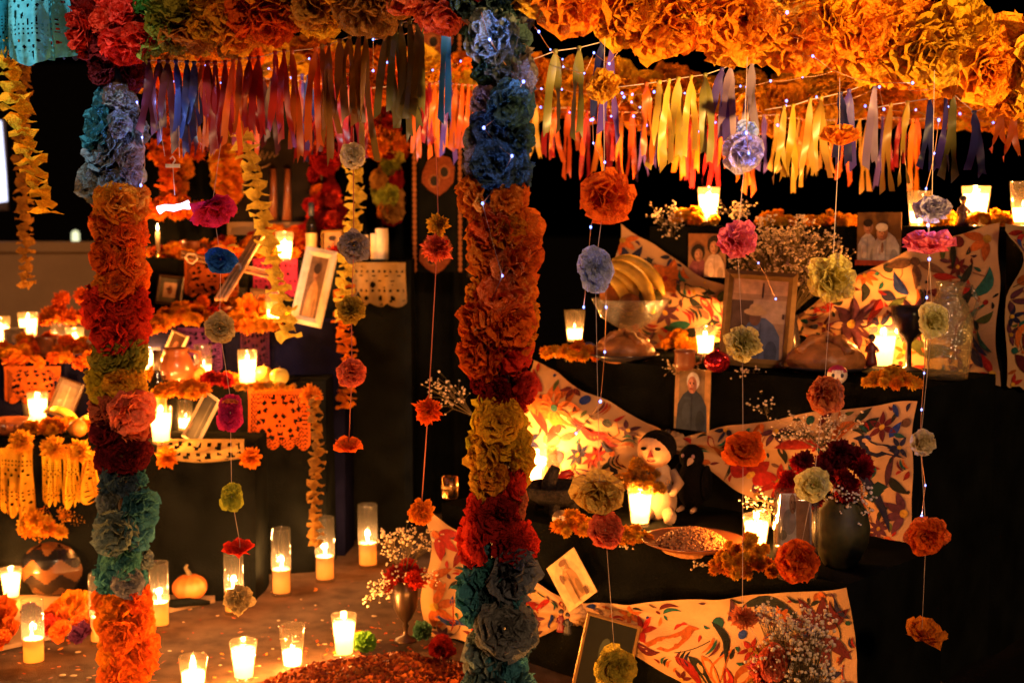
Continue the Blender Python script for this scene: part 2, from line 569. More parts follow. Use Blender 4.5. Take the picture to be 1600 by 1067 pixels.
mb = MB(); mb.box((0, -.006, zc - .12), (.18, .05, .03)); mb.build('window_sill', M['plaster'], wd)
sg = P(2, 258, 9)
t = thing('lit_sign', 'glowing bluish white sign panel at the left edge of the picture', 'sign', (sg.x, 9, 0))
mb = MB()
hh = .29
mb.add([(-.30, 0, sg.z - hh), (.035, 0, sg.z - hh + .05), (.03, 0, sg.z - .05), (.012, 0, sg.z + hh), (-.30, 0, sg.z + hh)], [(0, 1, 2, 3, 4)])
mb.build('panel', M['glowwhite'], t)
mb = MB(); mb.box((-.14, .03, sg.z), (.34, .03, .60)); mb.tube([(-.12, .03, 0), (-.12, .03, sg.z - .3)], .02); mb.build('frame', M['darkwood'], t)
rw = P(1570, 736, 7.5)  # glowing block for a window reflection, its post and cap are made up
t = thing('reflecting_lantern', 'small pale lantern glinting in the dark at far right', 'lantern', (rw.x, rw.y, 0))
mb = MB(); mb.box((0, 0, rw.z), (.045, .045, .08)); mb.build('pane', emit('dim_lantern', (1, .8, .6), .6), t)
mb = MB(); mb.tube([(0, 0, 0), (0, 0, rw.z - .04)], .012); mb.lathe([(.035, rw.z + .04), (.0, rw.z + .08)], 8); mb.box((0, 0, rw.z - .05), (.06, .06, .02)); mb.build('post', M['darkwood'], t)

# black curtain behind the altars
mb = MB()
x0, x1 = P(228, 300, 5.4).x, P(815, 300, 5.4).x
n = 120
vs, fs = [], []
for i in range(n + 1):
    x = x0 + (x1 - x0) * i / n
    for k in range(2):
        vs.append((x, 5.4 + .02 * math.sin(i * .55) + .01 * math.sin(i * 1.7) * (1 - k), (0.0, 1.78)[k]))
for i in range(n):
    fs.append((2 * i, 2 * i + 2, 2 * i + 3, 2 * i + 1))
mb.add(vs, fs, 0, True)
t = thing('black_curtain', 'tall black curtain hanging behind the tiered altars', 'curtain', (0, 0, 0))
mb.build('cloth', M['black'], t)
mb = MB(); mb.tube([(x0 - .05, 5.4, 1.79), (x1 + .05, 5.4, 1.79)], .014); mb.build('rail', M['darkwood'], t)

# ------------------------------------------------------------------ tiers draped in dark cloth
def draped(name, label, corners, zt, zb=0.0, m='black', amp=.006, edges=None):
    """a table under a cloth; corners counter-clockwise from above"""
    mb = MB()
    ring = []
    n = len(corners)
    for i in range(n):
        a, b = V((*corners[i], 0)), V((*corners[(i + 1) % n], 0))
        k = max(3, int((b - a).length / .02))
        e = (b - a).normalized(); nn = V((e.y, -e.x, 0))
        for j in range(k):
            ring.append((a + (b - a) * (j / k), nn, j / k))
    m_ = len(ring)
    vs = []
    off = U(0, 9)
    for lev in range(5):
        f = lev / 4
        for i, (p, nn, u) in enumerate(ring):
            wv = amp * f * (math.sin(i * .42 + off) + .6 * noise.noise((i * .13, off, 0)))
            z = zt - (zt - zb) * f if lev else zt
            q = p + nn * (wv + .004)
            vs.append((q.x, q.y, z + (.0 if lev else -.0)))
    fs = []
    for lev in range(4):
        for i in range(m_):
            j = (i + 1) % m_
            fs.append((lev * m_ + i, (lev + 1) * m_ + i, (lev + 1) * m_ + j, lev * m_ + j))
    fs.append(tuple(range(m_)))
    mb.add(vs, fs, 0, False)
    o = mb.build(name, M[m])
    return tag(o, label, 'table')

O1 = V((-.195, 3.72, 0)); DIR = V((.7366, -.6763, 0)); NIN = V((.6763, .7366, 0))
Z1, Z2, Z3 = .39, .77, 1.163
def alt(s, o):
    q = O1 + DIR * s + NIN * o
    return (q.x, q.y)
draped('altar_tier', 'low front tier of the right altar under black cloth', [alt(0, 0), alt(1.257, 0), alt(1.257, .47), alt(0, .47)], Z1)
draped('altar_tier', 'middle tier of the right altar under black cloth', [alt(.02, .47), alt(1.19, .47), alt(1.19, .92), alt(.02, .92)], Z2)
draped('altar_tier', 'top tier of the right altar under black cloth', [alt(.03, .92), alt(1.2, .92), alt(1.2, 1.3), alt(.03, 1.3)], Z3)

def lx(px, d):
    return (px - 800) / F * d * 1.0
ZA, ZB, ZCL, ZC, ZD = .50, .65, .70, .83, 1.04
def q4(pl, dl, pr, dr, depth):
    return [(lx(pl, dl), dl), (lx(pr, dr), dr), (lx(pr, dr), dr + depth), (lx(pl, dl), dl + depth)]
draped('altar_tier', 'lowest tier of the left altar in black skirting above the pumpkin', q4(-90, 4.1, 392, 4.1, .22), ZA)
draped('altar_tier', 'left altar tier with the orange skull paper hanging off it', q4(222, 4.33, 505, 4.45, .20), ZB)
draped('altar_tier', 'dark left altar tier beside the tan garden wall', q4(-90, 4.58, 168, 4.58, .3), ZCL, m='navy')
draped('altar_tier', 'navy cloth tier carrying the leaning ivory picture frame', q4(196, 4.66, 536, 4.66, .22), ZC, m='navy')
draped('altar_tier', 'highest back tier of the left altar with ivory pillar candles', q4(196, 4.9, 640, 4.9, .24), ZD)

# ------------------------------------------------------------------ embroidered cloths
def swag_plane(off):
    p0 = O1 + NIN * off
    return p0, V((-NIN.x, -NIN.y, 0))

def poly_in(p, poly):
    x, y = p
    c = False
    n = len(poly)
    for i in range(n):
        x1, y1 = poly[i]; x2, y2 = poly[(i + 1) % n]
        if (y1 > y) != (y2 > y) and x < (x2 - x1) * (y - y1) / (y2 - y1) + x1:
            c = not c
    return c

EC = dict(r=(.50, .022, .012), k=(.02, .025, .018), n=(.022, .022, .07), t=(.02, .13, .10), o=(.72, .16, .02), m=(.16, .014, .018), p=(.13, .035, .06), y=(.75, .40, .04), b=(.02, .05, .28), g=(.10, .13, .03), u=(.22, .10, .05))

def leafp(x, y, L, w, ang, bend=0, n=7):
    ca, sa = math.cos(ang), math.sin(ang)
    out = []
    for side in (1, -1):
        for i in range(n):
            u = i / n if side == 1 else 1 - i / n
            h = w * math.sin(pi * u ** .8) * side
            a = u * L - L / 2; b = h + bend * (u - .5) ** 2 * L * 2
            out.append((x + a * ca - b * sa, y + a * sa + b * ca))
    return out

def dotp(x, y, r, n=12, sy=1):
    return [(x + r * math.cos(2 * pi * i / n), y + r * sy * math.sin(2 * pi * i / n)) for i in range(n)]

def flowp(x, y, r, n, w, a0=0):
    return [leafp(x + r * .56 * math.cos(a0 + 2 * pi * i / n), y + r * .56 * math.sin(a0 + 2 * pi * i / n), r * .95, w, a0 + 2 * pi * i / n) for i in range(n)]

def birdp(x, y, s, f=1):
    b = [(-1, -.05), (-.55, -.28), (-.1, -.32), (.35, -.5), (.6, -.72), (.82, -.66), (1.08, -.56), (.82, -.48), (.72, -.2), (.4, .18), (0, .32), (-.45, .18), (-1.2, .38), (-.8, .08)]
    return [(x + a * s * f, y + c * s) for a, c in b]

def swag(name, label, panels, off, motifs, seed, dens=1.0, knot=None, amp=.026, side=False):
    """a calico runner hung on the front of a tier and gathered at a knot; every outline lies on the tier's front plane"""
    r = random.Random(seed)
    if side:
        p0 = O1 + DIR * (1.2 + .012); n = V((DIR.x, DIR.y, 0))
    else:
        p0, n = swag_plane(off)
    kx, ky = knot
    ph = r.uniform(0, 6)
    def disp(px, py):
        a = math.atan2(py - ky, px - kx); rr = math.hypot(px - kx, py - ky)
        return max(.012, .026 + amp * (min(1, rr / 120) * math.sin(a * 11 + ph) * (1 - .5 * min(1, rr / 400)) + .8 * noise.noise((px * .014, py * .014, seed))))
    def to3(px, py, e=0):
        return onplane(px, py, p0, n) + n * (disp(px, py) + e)
    t = thing(name, label, 'tablecloth', (0, 0, 0))
    polys = []
    for (TL, TR, BR, BL, sag_t, sag_b) in panels:
        mb = MB()
        nu, nv = 44, 22
        vs = []
        def pt(u, v):
            top = (TL[0] + (TR[0] - TL[0]) * u, TL[1] + (TR[1] - TL[1]) * u + sag_t * 4 * u * (1 - u))
            bot = (BL[0] + (BR[0] - BL[0]) * u, BL[1] + (BR[1] - BL[1]) * u + sag_b * 4 * u * (1 - u))
            e_ = 3.2
            x_ = top[0] + (bot[0] - top[0]) * v + 2.2 * math.sin(v * 11 + seed + u * 2)
            y_ = top[1] + (bot[1] - top[1]) * v + e_ * math.sin(u * 17 + seed + v * 2) * .6 + e_ * noise.noise((u * 9, v * 2, seed)) * .9
            return (x_, y_)
        for j in range(nv + 1):
            for i in range(nu + 1):
                vs.append(to3(*pt(i / nu, j / nv)))
        fs = [(j * (nu + 1) + i, j * (nu + 1) + i + 1, (j + 1) * (nu + 1) + i + 1, (j + 1) * (nu + 1) + i) for j in range(nv) for i in range(nu)]
        mb.add(vs, fs, 0, True)
        mb.build('cloth_panel', M['calico'], t)
        polys.append([pt(i / 12, 0) for i in range(13)] + [pt(1, j / 5) for j in range(1, 5)] + [pt(1 - i / 12, 1) for i in range(13)] + [pt(0, 1 - j / 5) for j in range(1, 5)])
    mb = MB()
    taken = []
    def lay(pg, c, e=.0025):
        ok = [q for q in pg if any(poly_in(q, po) for po in polys)]
        if len(ok) < len(pg):
            return False
        k = r.uniform(.5, .95)
        eb = MB(); eb.fan([to3(x, y, e) for x, y in pg], tuple(q * k for q in EC[c]))
        eb.build('embroidered_motif', M['thread'], t, colors=True)
        return True
    for mt in motifs:
        kd = mt[0]
        if kd == 'flower':
            _, x, y, rad, np_, w, c1, c2 = mt
            for pg in flowp(x, y, rad, np_, w, r.uniform(0, 1)):
                lay(pg, c1)
            lay(dotp(x, y, rad * .16, 10), c2, .004); taken.append((x, y, rad * .8))
        elif kd == 'leaf':
            _, x, y, L, w, ang, bend, c1 = mt
            lay(leafp(x, y, L, w, math.radians(ang), bend), c1); taken.append((x, y, L * .2))
        elif kd == 'dot':
            lay(dotp(mt[1], mt[2], mt[3]), mt[4]); taken.append((mt[1], mt[2], mt[3] * .7))
        elif kd == 'bird':
            lay(birdp(mt[1], mt[2], mt[3], mt[4]), mt[5]); taken.append((mt[1], mt[2], mt[3] * .7))
        elif kd == 'stripes':
            _, x, y, L, w, ang, cs = mt
            for i, c1 in enumerate(cs):
                lay(leafp(x + i * w * 2.1, y, L, w * .95, math.radians(ang), .25), c1)
            taken.append((x + len(cs) * w, y, L * .4))
    xs = [q[0] for po in polys for q in po]; ys = [q[1] for po in polys for q in po]
    tries = int(9000 * dens)
    for _ in range(tries):
        x, y = r.uniform(min(xs), max(xs)), r.uniform(min(ys), max(ys))
        if not any(poly_in((x, y), po) for po in polys):
            continue
        rr = math.hypot(x - kx, y - ky)
        s = r.choice([6, 8, 10, 13, 17, 22, 28]) if _ > tries * .3 else r.choice([17, 22, 28, 34])
        s = min(s, 5 + rr * .16)
        if any(math.hypot(x - a, y - b) < c * .8 + s * .62 for a, b, c in taken):
            continue
        kd = r.random(); c1 = r.choice('rrrkkkkntoommpbguot')
        a = r.uniform(0, 6.3); done = False
        if s > 14 and kd < .25:
            cc = r.choice('rmpno')
            for pg in flowp(x, y, s * 1.05, r.choice([5, 6, 7, 8]), s * .2, a):
                done = lay(pg, cc) or done
            lay(dotp(x, y, s * .2, 8), 'y', .004)
        elif s > 14 and kd < .4:
            done = lay(birdp(x, y, s * 1.1, r.choice([-1, 1])), c1)
            if done:
                for i in range(3):
                    lay(leafp(x - s * .2 + i * s * .25, y, s * .4, s * .08, 1.2), r.choice('royt'), .004)
                lay(dotp(x + s * .7, y - s * .55, s * .06, 6), 'y', .005)
        elif s > 10 and kd < .55:
            for i, cc in enumerate(r.sample('rkotnm', 3)):
                done = lay(leafp(x + i * s * .36 * math.sin(a), y - i * s * .36 * math.cos(a), s * 1.5, s * .15, a, .35), cc) or done
        elif kd < .88:
            done = lay(leafp(x, y, s * 1.9, s * .36, a, r.uniform(-.4, .4)), c1)
        else:
            done = lay(dotp(x, y, s * .42, 10), c1)
        if done:
            taken.append((x, y, s * .85))
    # thin stitched tendrils
    for _ in range(int(26 * dens)):
        x, y, a = r.uniform(min(xs), max(xs)), r.uniform(min(ys), max(ys)), r.uniform(0, 6.3)
        b = r.uniform(-.35, .35)
        pg = []
        for i in range(9):
            pg.append((x, y)); x += 6 * math.cos(a); y += 6 * math.sin(a); a += b
        if all(any(poly_in(q, po) for po in polys) for q in pg):
            mb.tube([to3(px, py, .002) for px, py in pg], .0012, 4, c=EC[r.choice('kruo')])
    if mb.f:
        kind(mb.build('stitched_tendrils', M['thread'], t, colors=True), 'stuff')
    if not side:
        kb = MB()
        kc = onplane(kx, ky, p0, n)
        for i in range(7):
            a = i * .9
            kb.tube([kc + n * .02 + V((DIR * .035 * math.cos(a))) + V((0, 0, .028 * math.sin(a))), kc + n * .045 + V((DIR * .012 * math.cos(a))) + V((0, 0, .012 * math.sin(a))), kc + n * .02 - V((DIR * .035 * math.cos(a))) - V((0, 0, .028 * math.sin(a)))], [.008, .012, .008], 6)
        kb.build('knot', M['calico'], t)
    return t

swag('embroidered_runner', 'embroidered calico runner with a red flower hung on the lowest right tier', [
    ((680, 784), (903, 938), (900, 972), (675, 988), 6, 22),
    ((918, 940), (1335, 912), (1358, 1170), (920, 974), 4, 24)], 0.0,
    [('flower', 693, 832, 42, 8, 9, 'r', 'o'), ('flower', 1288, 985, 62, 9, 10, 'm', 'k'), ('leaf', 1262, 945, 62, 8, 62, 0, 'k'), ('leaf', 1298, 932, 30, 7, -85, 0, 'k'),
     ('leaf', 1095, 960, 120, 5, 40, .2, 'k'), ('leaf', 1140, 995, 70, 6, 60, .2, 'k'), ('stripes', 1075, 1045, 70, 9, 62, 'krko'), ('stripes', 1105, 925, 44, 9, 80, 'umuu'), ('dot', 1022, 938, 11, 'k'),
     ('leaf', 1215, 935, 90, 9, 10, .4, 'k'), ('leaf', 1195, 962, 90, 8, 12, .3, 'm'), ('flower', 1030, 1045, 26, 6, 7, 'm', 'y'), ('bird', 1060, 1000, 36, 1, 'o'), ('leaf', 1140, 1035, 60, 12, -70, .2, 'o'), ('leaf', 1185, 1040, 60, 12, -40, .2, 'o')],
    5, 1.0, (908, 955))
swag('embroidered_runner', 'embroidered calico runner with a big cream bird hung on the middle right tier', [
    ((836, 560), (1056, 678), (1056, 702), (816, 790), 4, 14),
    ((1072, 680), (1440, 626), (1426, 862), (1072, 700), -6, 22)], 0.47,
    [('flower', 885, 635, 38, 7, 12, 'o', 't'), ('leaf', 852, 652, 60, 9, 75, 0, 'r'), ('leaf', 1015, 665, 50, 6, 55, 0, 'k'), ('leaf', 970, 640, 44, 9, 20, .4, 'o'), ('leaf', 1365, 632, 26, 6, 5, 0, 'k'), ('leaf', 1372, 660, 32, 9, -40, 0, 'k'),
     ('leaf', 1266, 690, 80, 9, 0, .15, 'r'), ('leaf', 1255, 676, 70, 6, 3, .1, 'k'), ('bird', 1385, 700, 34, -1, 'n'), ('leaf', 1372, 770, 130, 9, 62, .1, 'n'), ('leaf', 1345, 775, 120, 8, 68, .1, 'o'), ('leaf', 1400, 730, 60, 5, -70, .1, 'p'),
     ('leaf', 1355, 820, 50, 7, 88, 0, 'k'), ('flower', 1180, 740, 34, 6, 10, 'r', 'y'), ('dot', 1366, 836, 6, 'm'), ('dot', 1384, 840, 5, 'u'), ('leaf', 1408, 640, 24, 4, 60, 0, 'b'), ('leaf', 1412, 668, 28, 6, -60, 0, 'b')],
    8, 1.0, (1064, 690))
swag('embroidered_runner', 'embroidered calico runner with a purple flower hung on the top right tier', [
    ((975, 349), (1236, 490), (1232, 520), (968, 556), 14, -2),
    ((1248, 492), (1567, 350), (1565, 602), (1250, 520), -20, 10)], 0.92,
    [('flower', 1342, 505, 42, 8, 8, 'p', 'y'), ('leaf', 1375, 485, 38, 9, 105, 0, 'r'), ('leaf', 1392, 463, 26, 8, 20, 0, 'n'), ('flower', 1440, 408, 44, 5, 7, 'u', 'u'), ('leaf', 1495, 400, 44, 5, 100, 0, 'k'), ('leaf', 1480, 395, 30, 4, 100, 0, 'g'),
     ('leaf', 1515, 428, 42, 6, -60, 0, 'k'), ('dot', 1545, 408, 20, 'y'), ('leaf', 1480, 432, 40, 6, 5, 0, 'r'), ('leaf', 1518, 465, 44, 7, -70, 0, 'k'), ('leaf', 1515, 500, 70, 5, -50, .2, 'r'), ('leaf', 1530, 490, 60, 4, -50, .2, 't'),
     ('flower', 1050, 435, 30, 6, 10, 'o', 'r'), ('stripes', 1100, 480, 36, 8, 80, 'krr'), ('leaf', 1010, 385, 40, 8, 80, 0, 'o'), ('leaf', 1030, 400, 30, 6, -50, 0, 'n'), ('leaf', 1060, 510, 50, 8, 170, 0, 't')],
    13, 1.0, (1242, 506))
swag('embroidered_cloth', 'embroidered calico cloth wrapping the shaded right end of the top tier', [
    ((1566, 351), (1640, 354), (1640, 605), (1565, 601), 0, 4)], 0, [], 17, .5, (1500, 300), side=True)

# ------------------------------------------------------------------ flower-wrapped frame
def pole(parent, a, b, r=.02):
    mb = MB(); mb.tube([V(a) - parent.location, V(b) - parent.location], r, 10)
    return mb.build('pole', M['darkwood'], parent)

def segcol(segs, jitter=14, alt=None):
    def f(p, q, k):
        y = proj(q)[1] + U(-jitter, jitter)
        for ym, c in segs:
            if y < ym:
                return R.choice(c) if isinstance(c, (list, tuple)) else c
        return segs[-1][1] if isinstance(segs[-1][1], str) else R.choice(segs[-1][1])
    return f

PL = P(188, 533, 3.3); PL.z = 0
PC = P(781, 533, 2.75); PC.z = 0
ztl, ztc = P(165, 45, 3.3).z, P(785, -30, 2.75).z
t = thing('flower_post', 'slim post wrapped in grey blue, orange, yellow, maroon and teal paper flowers', 'post', PL)
pole(t, PL, PL + V((0, 0, ztl)))
flower_run(t, [PL + V((0, 0, ztl - .05)), PL + V((0, 0, .02))], .026, .044, .062, 4, segcol([(140, ['maroon', 'plum']), (310, ['grblue', 'grblue', 'grey', 'teal']), (472, ['redor', 'redor', 'redor', 'orange']), (530, 'red'), (568, 'olive'), (622, ['yellow', 'yelor']), (668, ['red', 'coral']), (714, 'maroon'), (925, ['teal', 'teal', 'dkteal', 'grblue']), (1400, ['redor', 'redor', 'orange'])], 8))
t = thing('flower_post', 'thick middle post wrapped in slate, orange, yellow, red and blue paper flowers', 'post', PC)
pole(t, PC, PC + V((0, 0, ztc)))
flower_run(t, [PC + V((0, 0, ztc - .05)), PC + V((0, 0, .02))], .027, .046, .064, 4, segcol([(300, ['dkteal', 'grblue', 'dkteal', 'grey', 'dkteal']), (520, ['orange', 'redor', 'redor']), (590, ['redor', 'redor', 'red']), (622, ['dkred', 'red']), (650, ['olive', 'yellow', 'dkred']), (758, ['yellow', 'yellow', 'yellow', 'yelor']), (802, ['coral', 'red']), (866, ['dkred', 'red']), (1400, ['teal', 'dkteal', 'grblue', 'dkteal'])], 8))

a = P(120, 48, 3.32); b = P(785, -28, 2.75)
t = thing('flower_garland', 'multicoloured paper flower garland along the top between the two posts', 'garland', a)
pole(t, a, b, .012)
def gl(p, q, k):
    x = proj(q)[0] + U(-15, 15)
    for xm, c in [(235, ['dkred', 'red', 'red']), (298, ['olive', 'olive', 'green']), (385, ['yelor', 'ochre']), (470, ['redor', 'orange']), (545, ['yelor', 'yellow', 'ochre']), (640, ['olive', 'ochre']), (720, ['coral', 'pink', 'red'])]:
        if x < xm:
            return R.choice(c)
    return R.choice(['maroon', 'dkteal'])
flower_run(t, [a, b], .032, .050, .062, 4, gl)

pts = [P(842, -34, 2.72), P(1000, 8, 2.74), P(1200, 22, 2.76), P(1350, 50, 2.78), P(1500, 84, 2.8), P(1600, 118, 2.82), P(1680, 152, 2.84)]
t = thing('flower_garland', 'fat bright orange paper flower garland sweeping over the right altar', 'garland', pts[0])
mb = MB(); mb.tube([p - pts[0] for p in pts], .012); mb.build('rope', M['darkwood'], t)
flower_run(t, pts, .034, .052, .060, 6, lambda p, q, k: R.choice(['marigold', 'orange', 'orange', 'yelor', 'marigold']), wob=.02)
flower_run(t, [P(1592, 150, 2.82), P(1600, 176, 2.82)], .02, .04, .05, 3, lambda p, q, k: 'yelor')

pts = [P(832, 155, 4.6), P(900, 158, 4.6), P(1000, 172, 4.6), P(1200, 178, 4.6), P(1320, 168, 4.6), P(1430, 166, 4.6), P(1570, 184, 4.6)]
pts = [p + V((0, -.35, 0)) * 1 for p in [P(832, 152, 4.95), P(900, 155, 4.95), P(1000, 168, 4.95), P(1200, 172, 4.95), P(1320, 162, 4.95), P(1430, 160, 4.95), P(1570, 180, 4.95)]]
t = thing('flower_garland', 'thinner orange flower garland at the back of the right altar', 'garland', pts[0])
mb = MB(); mb.tube([p - pts[0] for p in pts], .008); mb.build('rope', M['darkwood'], t)
flower_run(t, pts, .036, .062, .066, 4, lambda p, q, k: R.choice(['orange', 'marigold', 'orange', 'yelor']))
pts = [P(200, 90, 4.7), P(300, 98, 4.7), P(400, 112, 4.7), P(500, 106, 4.7), P(600, 122, 4.7), P(735, 122, 4.7)]
t = thing('flower_garland', 'orange flower garland at the back behind the green ribbons', 'garland', pts[0])
mb = MB(); mb.tube([p - pts[0] for p in pts], .008); mb.build('rope', M['darkwood'], t)
flower_run(t, pts, .036, .058, .064, 5, lambda p, q, k: R.choice(['orange', 'redor', 'orange', 'yelor']))
pts = [P(205, 70, 3.4), P(300, 78, 3.9), P(420, 85, 4.6)]
t = thing('flower_garland', 'dim brown and orange flower garland running back from the slim post', 'garland', pts[0])
mb = MB(); mb.tube([p - pts[0] for p in pts], .008); mb.build('rope', M['darkwood'], t)
flower_run(t, pts, .024, .045, .06, 4, lambda p, q, k: R.choice(['ochre', 'orange', 'redor', 'yelor']))

for i, (x, y0, y1, w_, cols, lb) in enumerate([(268, 130, 330, .040, ['redor', 'orange', 'dkred'], 'vertical rope of orange paper flowers behind the dark maroon ribbons'), (500, 140, 330, .044, ['red', 'dkred', 'crimson', 'redor'], 'vertical rope of deep red paper flowers right of the dark board'),
                                              (604, 150, 330, .042, ['olive', 'dkred', 'orange', 'ochre'], 'vertical rope of mixed dim paper flowers left of the wall hanging'), (352, 150, 320, .040, ['orange', 'redor', 'yelor'], 'vertical rope of bright orange paper flowers at the left edge of the dark board')]):
    a, b = P(x, y0, 5.22), P(x + 4, y1, 5.22)
    t = thing('flower_rope', lb, 'garland', a)
    mb = MB(); mb.tube([V((0, 0, .3)), b - a], .005); mb.build('rope', M['darkwood'], t)
    flower_run(t, [a, b], .02, w_, .055, 3, lambda p, q, k, c=cols: R.choice(c))

# ------------------------------------------------------------------ ribbons tied along strings
def ribbon_mesh(seed):
    r = random.Random(500 + seed)
    mb = MB()
    for s in (-1, 1):
        a = s * r.uniform(.02, .24) + r.uniform(-.06, .06); L = r.uniform(.84, 1.0); tw = r.uniform(-1.3, 1.3); bow = r.uniform(-.07, .07); w = .062
        n = 12; cut = r.choice([0, 0, .02, .045, .055]); sl = r.choice([0, .03, -.03, .05])
        vs, fs = [], []
        for i in range(n + 1):
            u = i / n
            z = -.02 - L * u
            x = a * u + bow * math.sin(pi * u); y = s * .018 + .05 * math.sin(u * r.uniform(2.8, 3.2) + s) * u
            ww = w * min(1, .35 + u * 5)
            ang = tw * u ** 1.4 + .45 * math.sin(u * 6 + seed) + .2 * math.sin(u * 17 + seed * 2)
            for k in (-1, 0, 1):
                dz = ((cut if k == 0 else 0) + sl * k) * (1 if i == n else 0)
                vs.append((x + k * ww * math.cos(ang), y + k * ww * math.sin(ang) - (0.006 if k == 0 else 0), z + dz))
        for i in range(n):
            for k in range(2):
                q = i * 3 + k
                fs.append((q, q + 1, q + 4, q + 3))
        mb.add(vs, fs, 0, True)
    mb.lathe([(.01, .022), (.035, .018), (.042, 0), (.034, -.02), (.022, -.035)], 8)
    return mb.mesh('ribbon', M['satin'])
RIB = [ribbon_mesh(i) for i in range(12)]

def ribbons(label, d, lst, ends=None, dj=.0):
    pts = []
    items = []
    extra = []
    for (x, y0, y1, c), (x2, y2, y3, c2) in zip(lst[:-1], lst[1:]):
        if 17 < x2 - x < 34 and x < 760:
            extra.append(((x + x2) / 2 + U(-2, 2), (y0 + y2) / 2, y0 + (y1 - y0) * U(.8, 1.08), R.choice([c, c2])))
    lst = sorted(lst + extra)
    for x, y0, y1, c in lst:
        dd = d + U(-dj, dj)
        p = P(x, y0, dd)
        items.append((p, (y1 - y0) * dd / F, c)); pts.append(p)
    line = ([P(*e) for e in ends[:1]] if ends else []) + pts + ([P(*e) for e in ends[1:]] if ends else [])
    t = thing('ribbon_garland', label, 'ribbon garland', line[0])
    mb = MB(); mb.tube([p - line[0] for p in line], .0012, 5); mb.build('string', M['string'], t)
    for p, L, c in items:
        k = .195 / L if L > 0 else 1
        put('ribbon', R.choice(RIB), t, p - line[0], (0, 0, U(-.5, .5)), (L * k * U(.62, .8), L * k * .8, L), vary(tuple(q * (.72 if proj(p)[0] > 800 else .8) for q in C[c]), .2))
    return t

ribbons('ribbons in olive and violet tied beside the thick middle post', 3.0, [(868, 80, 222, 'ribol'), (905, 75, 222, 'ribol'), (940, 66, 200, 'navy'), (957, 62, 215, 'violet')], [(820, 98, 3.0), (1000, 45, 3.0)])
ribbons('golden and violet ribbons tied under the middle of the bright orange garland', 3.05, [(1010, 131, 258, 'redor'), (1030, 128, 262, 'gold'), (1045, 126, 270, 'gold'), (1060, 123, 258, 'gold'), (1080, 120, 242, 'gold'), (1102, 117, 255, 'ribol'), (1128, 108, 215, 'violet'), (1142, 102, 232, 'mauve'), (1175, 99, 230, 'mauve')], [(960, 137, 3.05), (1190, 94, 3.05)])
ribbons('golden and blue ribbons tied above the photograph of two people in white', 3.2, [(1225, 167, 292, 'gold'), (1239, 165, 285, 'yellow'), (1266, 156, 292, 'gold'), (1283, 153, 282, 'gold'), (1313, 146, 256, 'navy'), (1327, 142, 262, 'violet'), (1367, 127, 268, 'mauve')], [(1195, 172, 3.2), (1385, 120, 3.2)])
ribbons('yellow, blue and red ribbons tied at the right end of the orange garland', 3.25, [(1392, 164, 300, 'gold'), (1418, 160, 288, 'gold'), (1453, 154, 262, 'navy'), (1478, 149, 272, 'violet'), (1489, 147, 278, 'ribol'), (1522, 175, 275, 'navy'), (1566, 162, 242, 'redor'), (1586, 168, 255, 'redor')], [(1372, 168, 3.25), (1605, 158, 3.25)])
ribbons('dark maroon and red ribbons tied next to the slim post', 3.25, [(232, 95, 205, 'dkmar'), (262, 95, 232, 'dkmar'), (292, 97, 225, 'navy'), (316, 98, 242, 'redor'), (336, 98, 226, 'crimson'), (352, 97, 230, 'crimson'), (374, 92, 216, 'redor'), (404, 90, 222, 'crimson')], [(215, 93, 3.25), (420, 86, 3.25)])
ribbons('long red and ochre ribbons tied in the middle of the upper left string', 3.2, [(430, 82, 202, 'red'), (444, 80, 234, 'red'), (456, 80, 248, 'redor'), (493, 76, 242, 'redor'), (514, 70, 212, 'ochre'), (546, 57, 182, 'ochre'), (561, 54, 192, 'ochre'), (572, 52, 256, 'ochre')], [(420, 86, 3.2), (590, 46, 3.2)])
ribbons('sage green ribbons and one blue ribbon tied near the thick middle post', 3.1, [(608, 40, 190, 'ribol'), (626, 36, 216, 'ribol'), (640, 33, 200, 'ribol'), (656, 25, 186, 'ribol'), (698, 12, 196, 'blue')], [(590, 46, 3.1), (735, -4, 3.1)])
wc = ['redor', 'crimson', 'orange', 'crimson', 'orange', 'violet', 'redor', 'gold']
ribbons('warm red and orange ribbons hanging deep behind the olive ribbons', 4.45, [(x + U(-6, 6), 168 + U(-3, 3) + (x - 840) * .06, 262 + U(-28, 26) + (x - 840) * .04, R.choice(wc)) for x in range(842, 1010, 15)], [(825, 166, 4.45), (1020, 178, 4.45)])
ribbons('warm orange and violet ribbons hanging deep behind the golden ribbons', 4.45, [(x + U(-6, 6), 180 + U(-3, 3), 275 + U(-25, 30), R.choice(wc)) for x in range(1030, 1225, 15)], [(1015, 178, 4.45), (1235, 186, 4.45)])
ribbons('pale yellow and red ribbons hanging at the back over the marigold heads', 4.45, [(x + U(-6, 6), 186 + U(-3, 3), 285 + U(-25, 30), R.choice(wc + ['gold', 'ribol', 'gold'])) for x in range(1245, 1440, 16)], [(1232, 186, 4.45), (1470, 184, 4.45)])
ribbons('crimson and orange ribbons hanging behind the sage green ribbons', 4.1, [(470, 128, 256, 'crimson'), (522, 134, 250, 'crimson'), (536, 135, 255, 'crimson'), (556, 136, 250, 'crimson'), (578, 138, 245, 'crimson'), (646, 133, 250, 'redor'), (662, 132, 225, 'crimson'), (680, 131, 246, 'redor'), (692, 130, 240, 'orange'), (704, 131, 250, 'violet'), (722, 133, 240, 'redor'), (742, 134, 220, 'redor')], [(455, 124, 4.1), (755, 136, 4.1)])
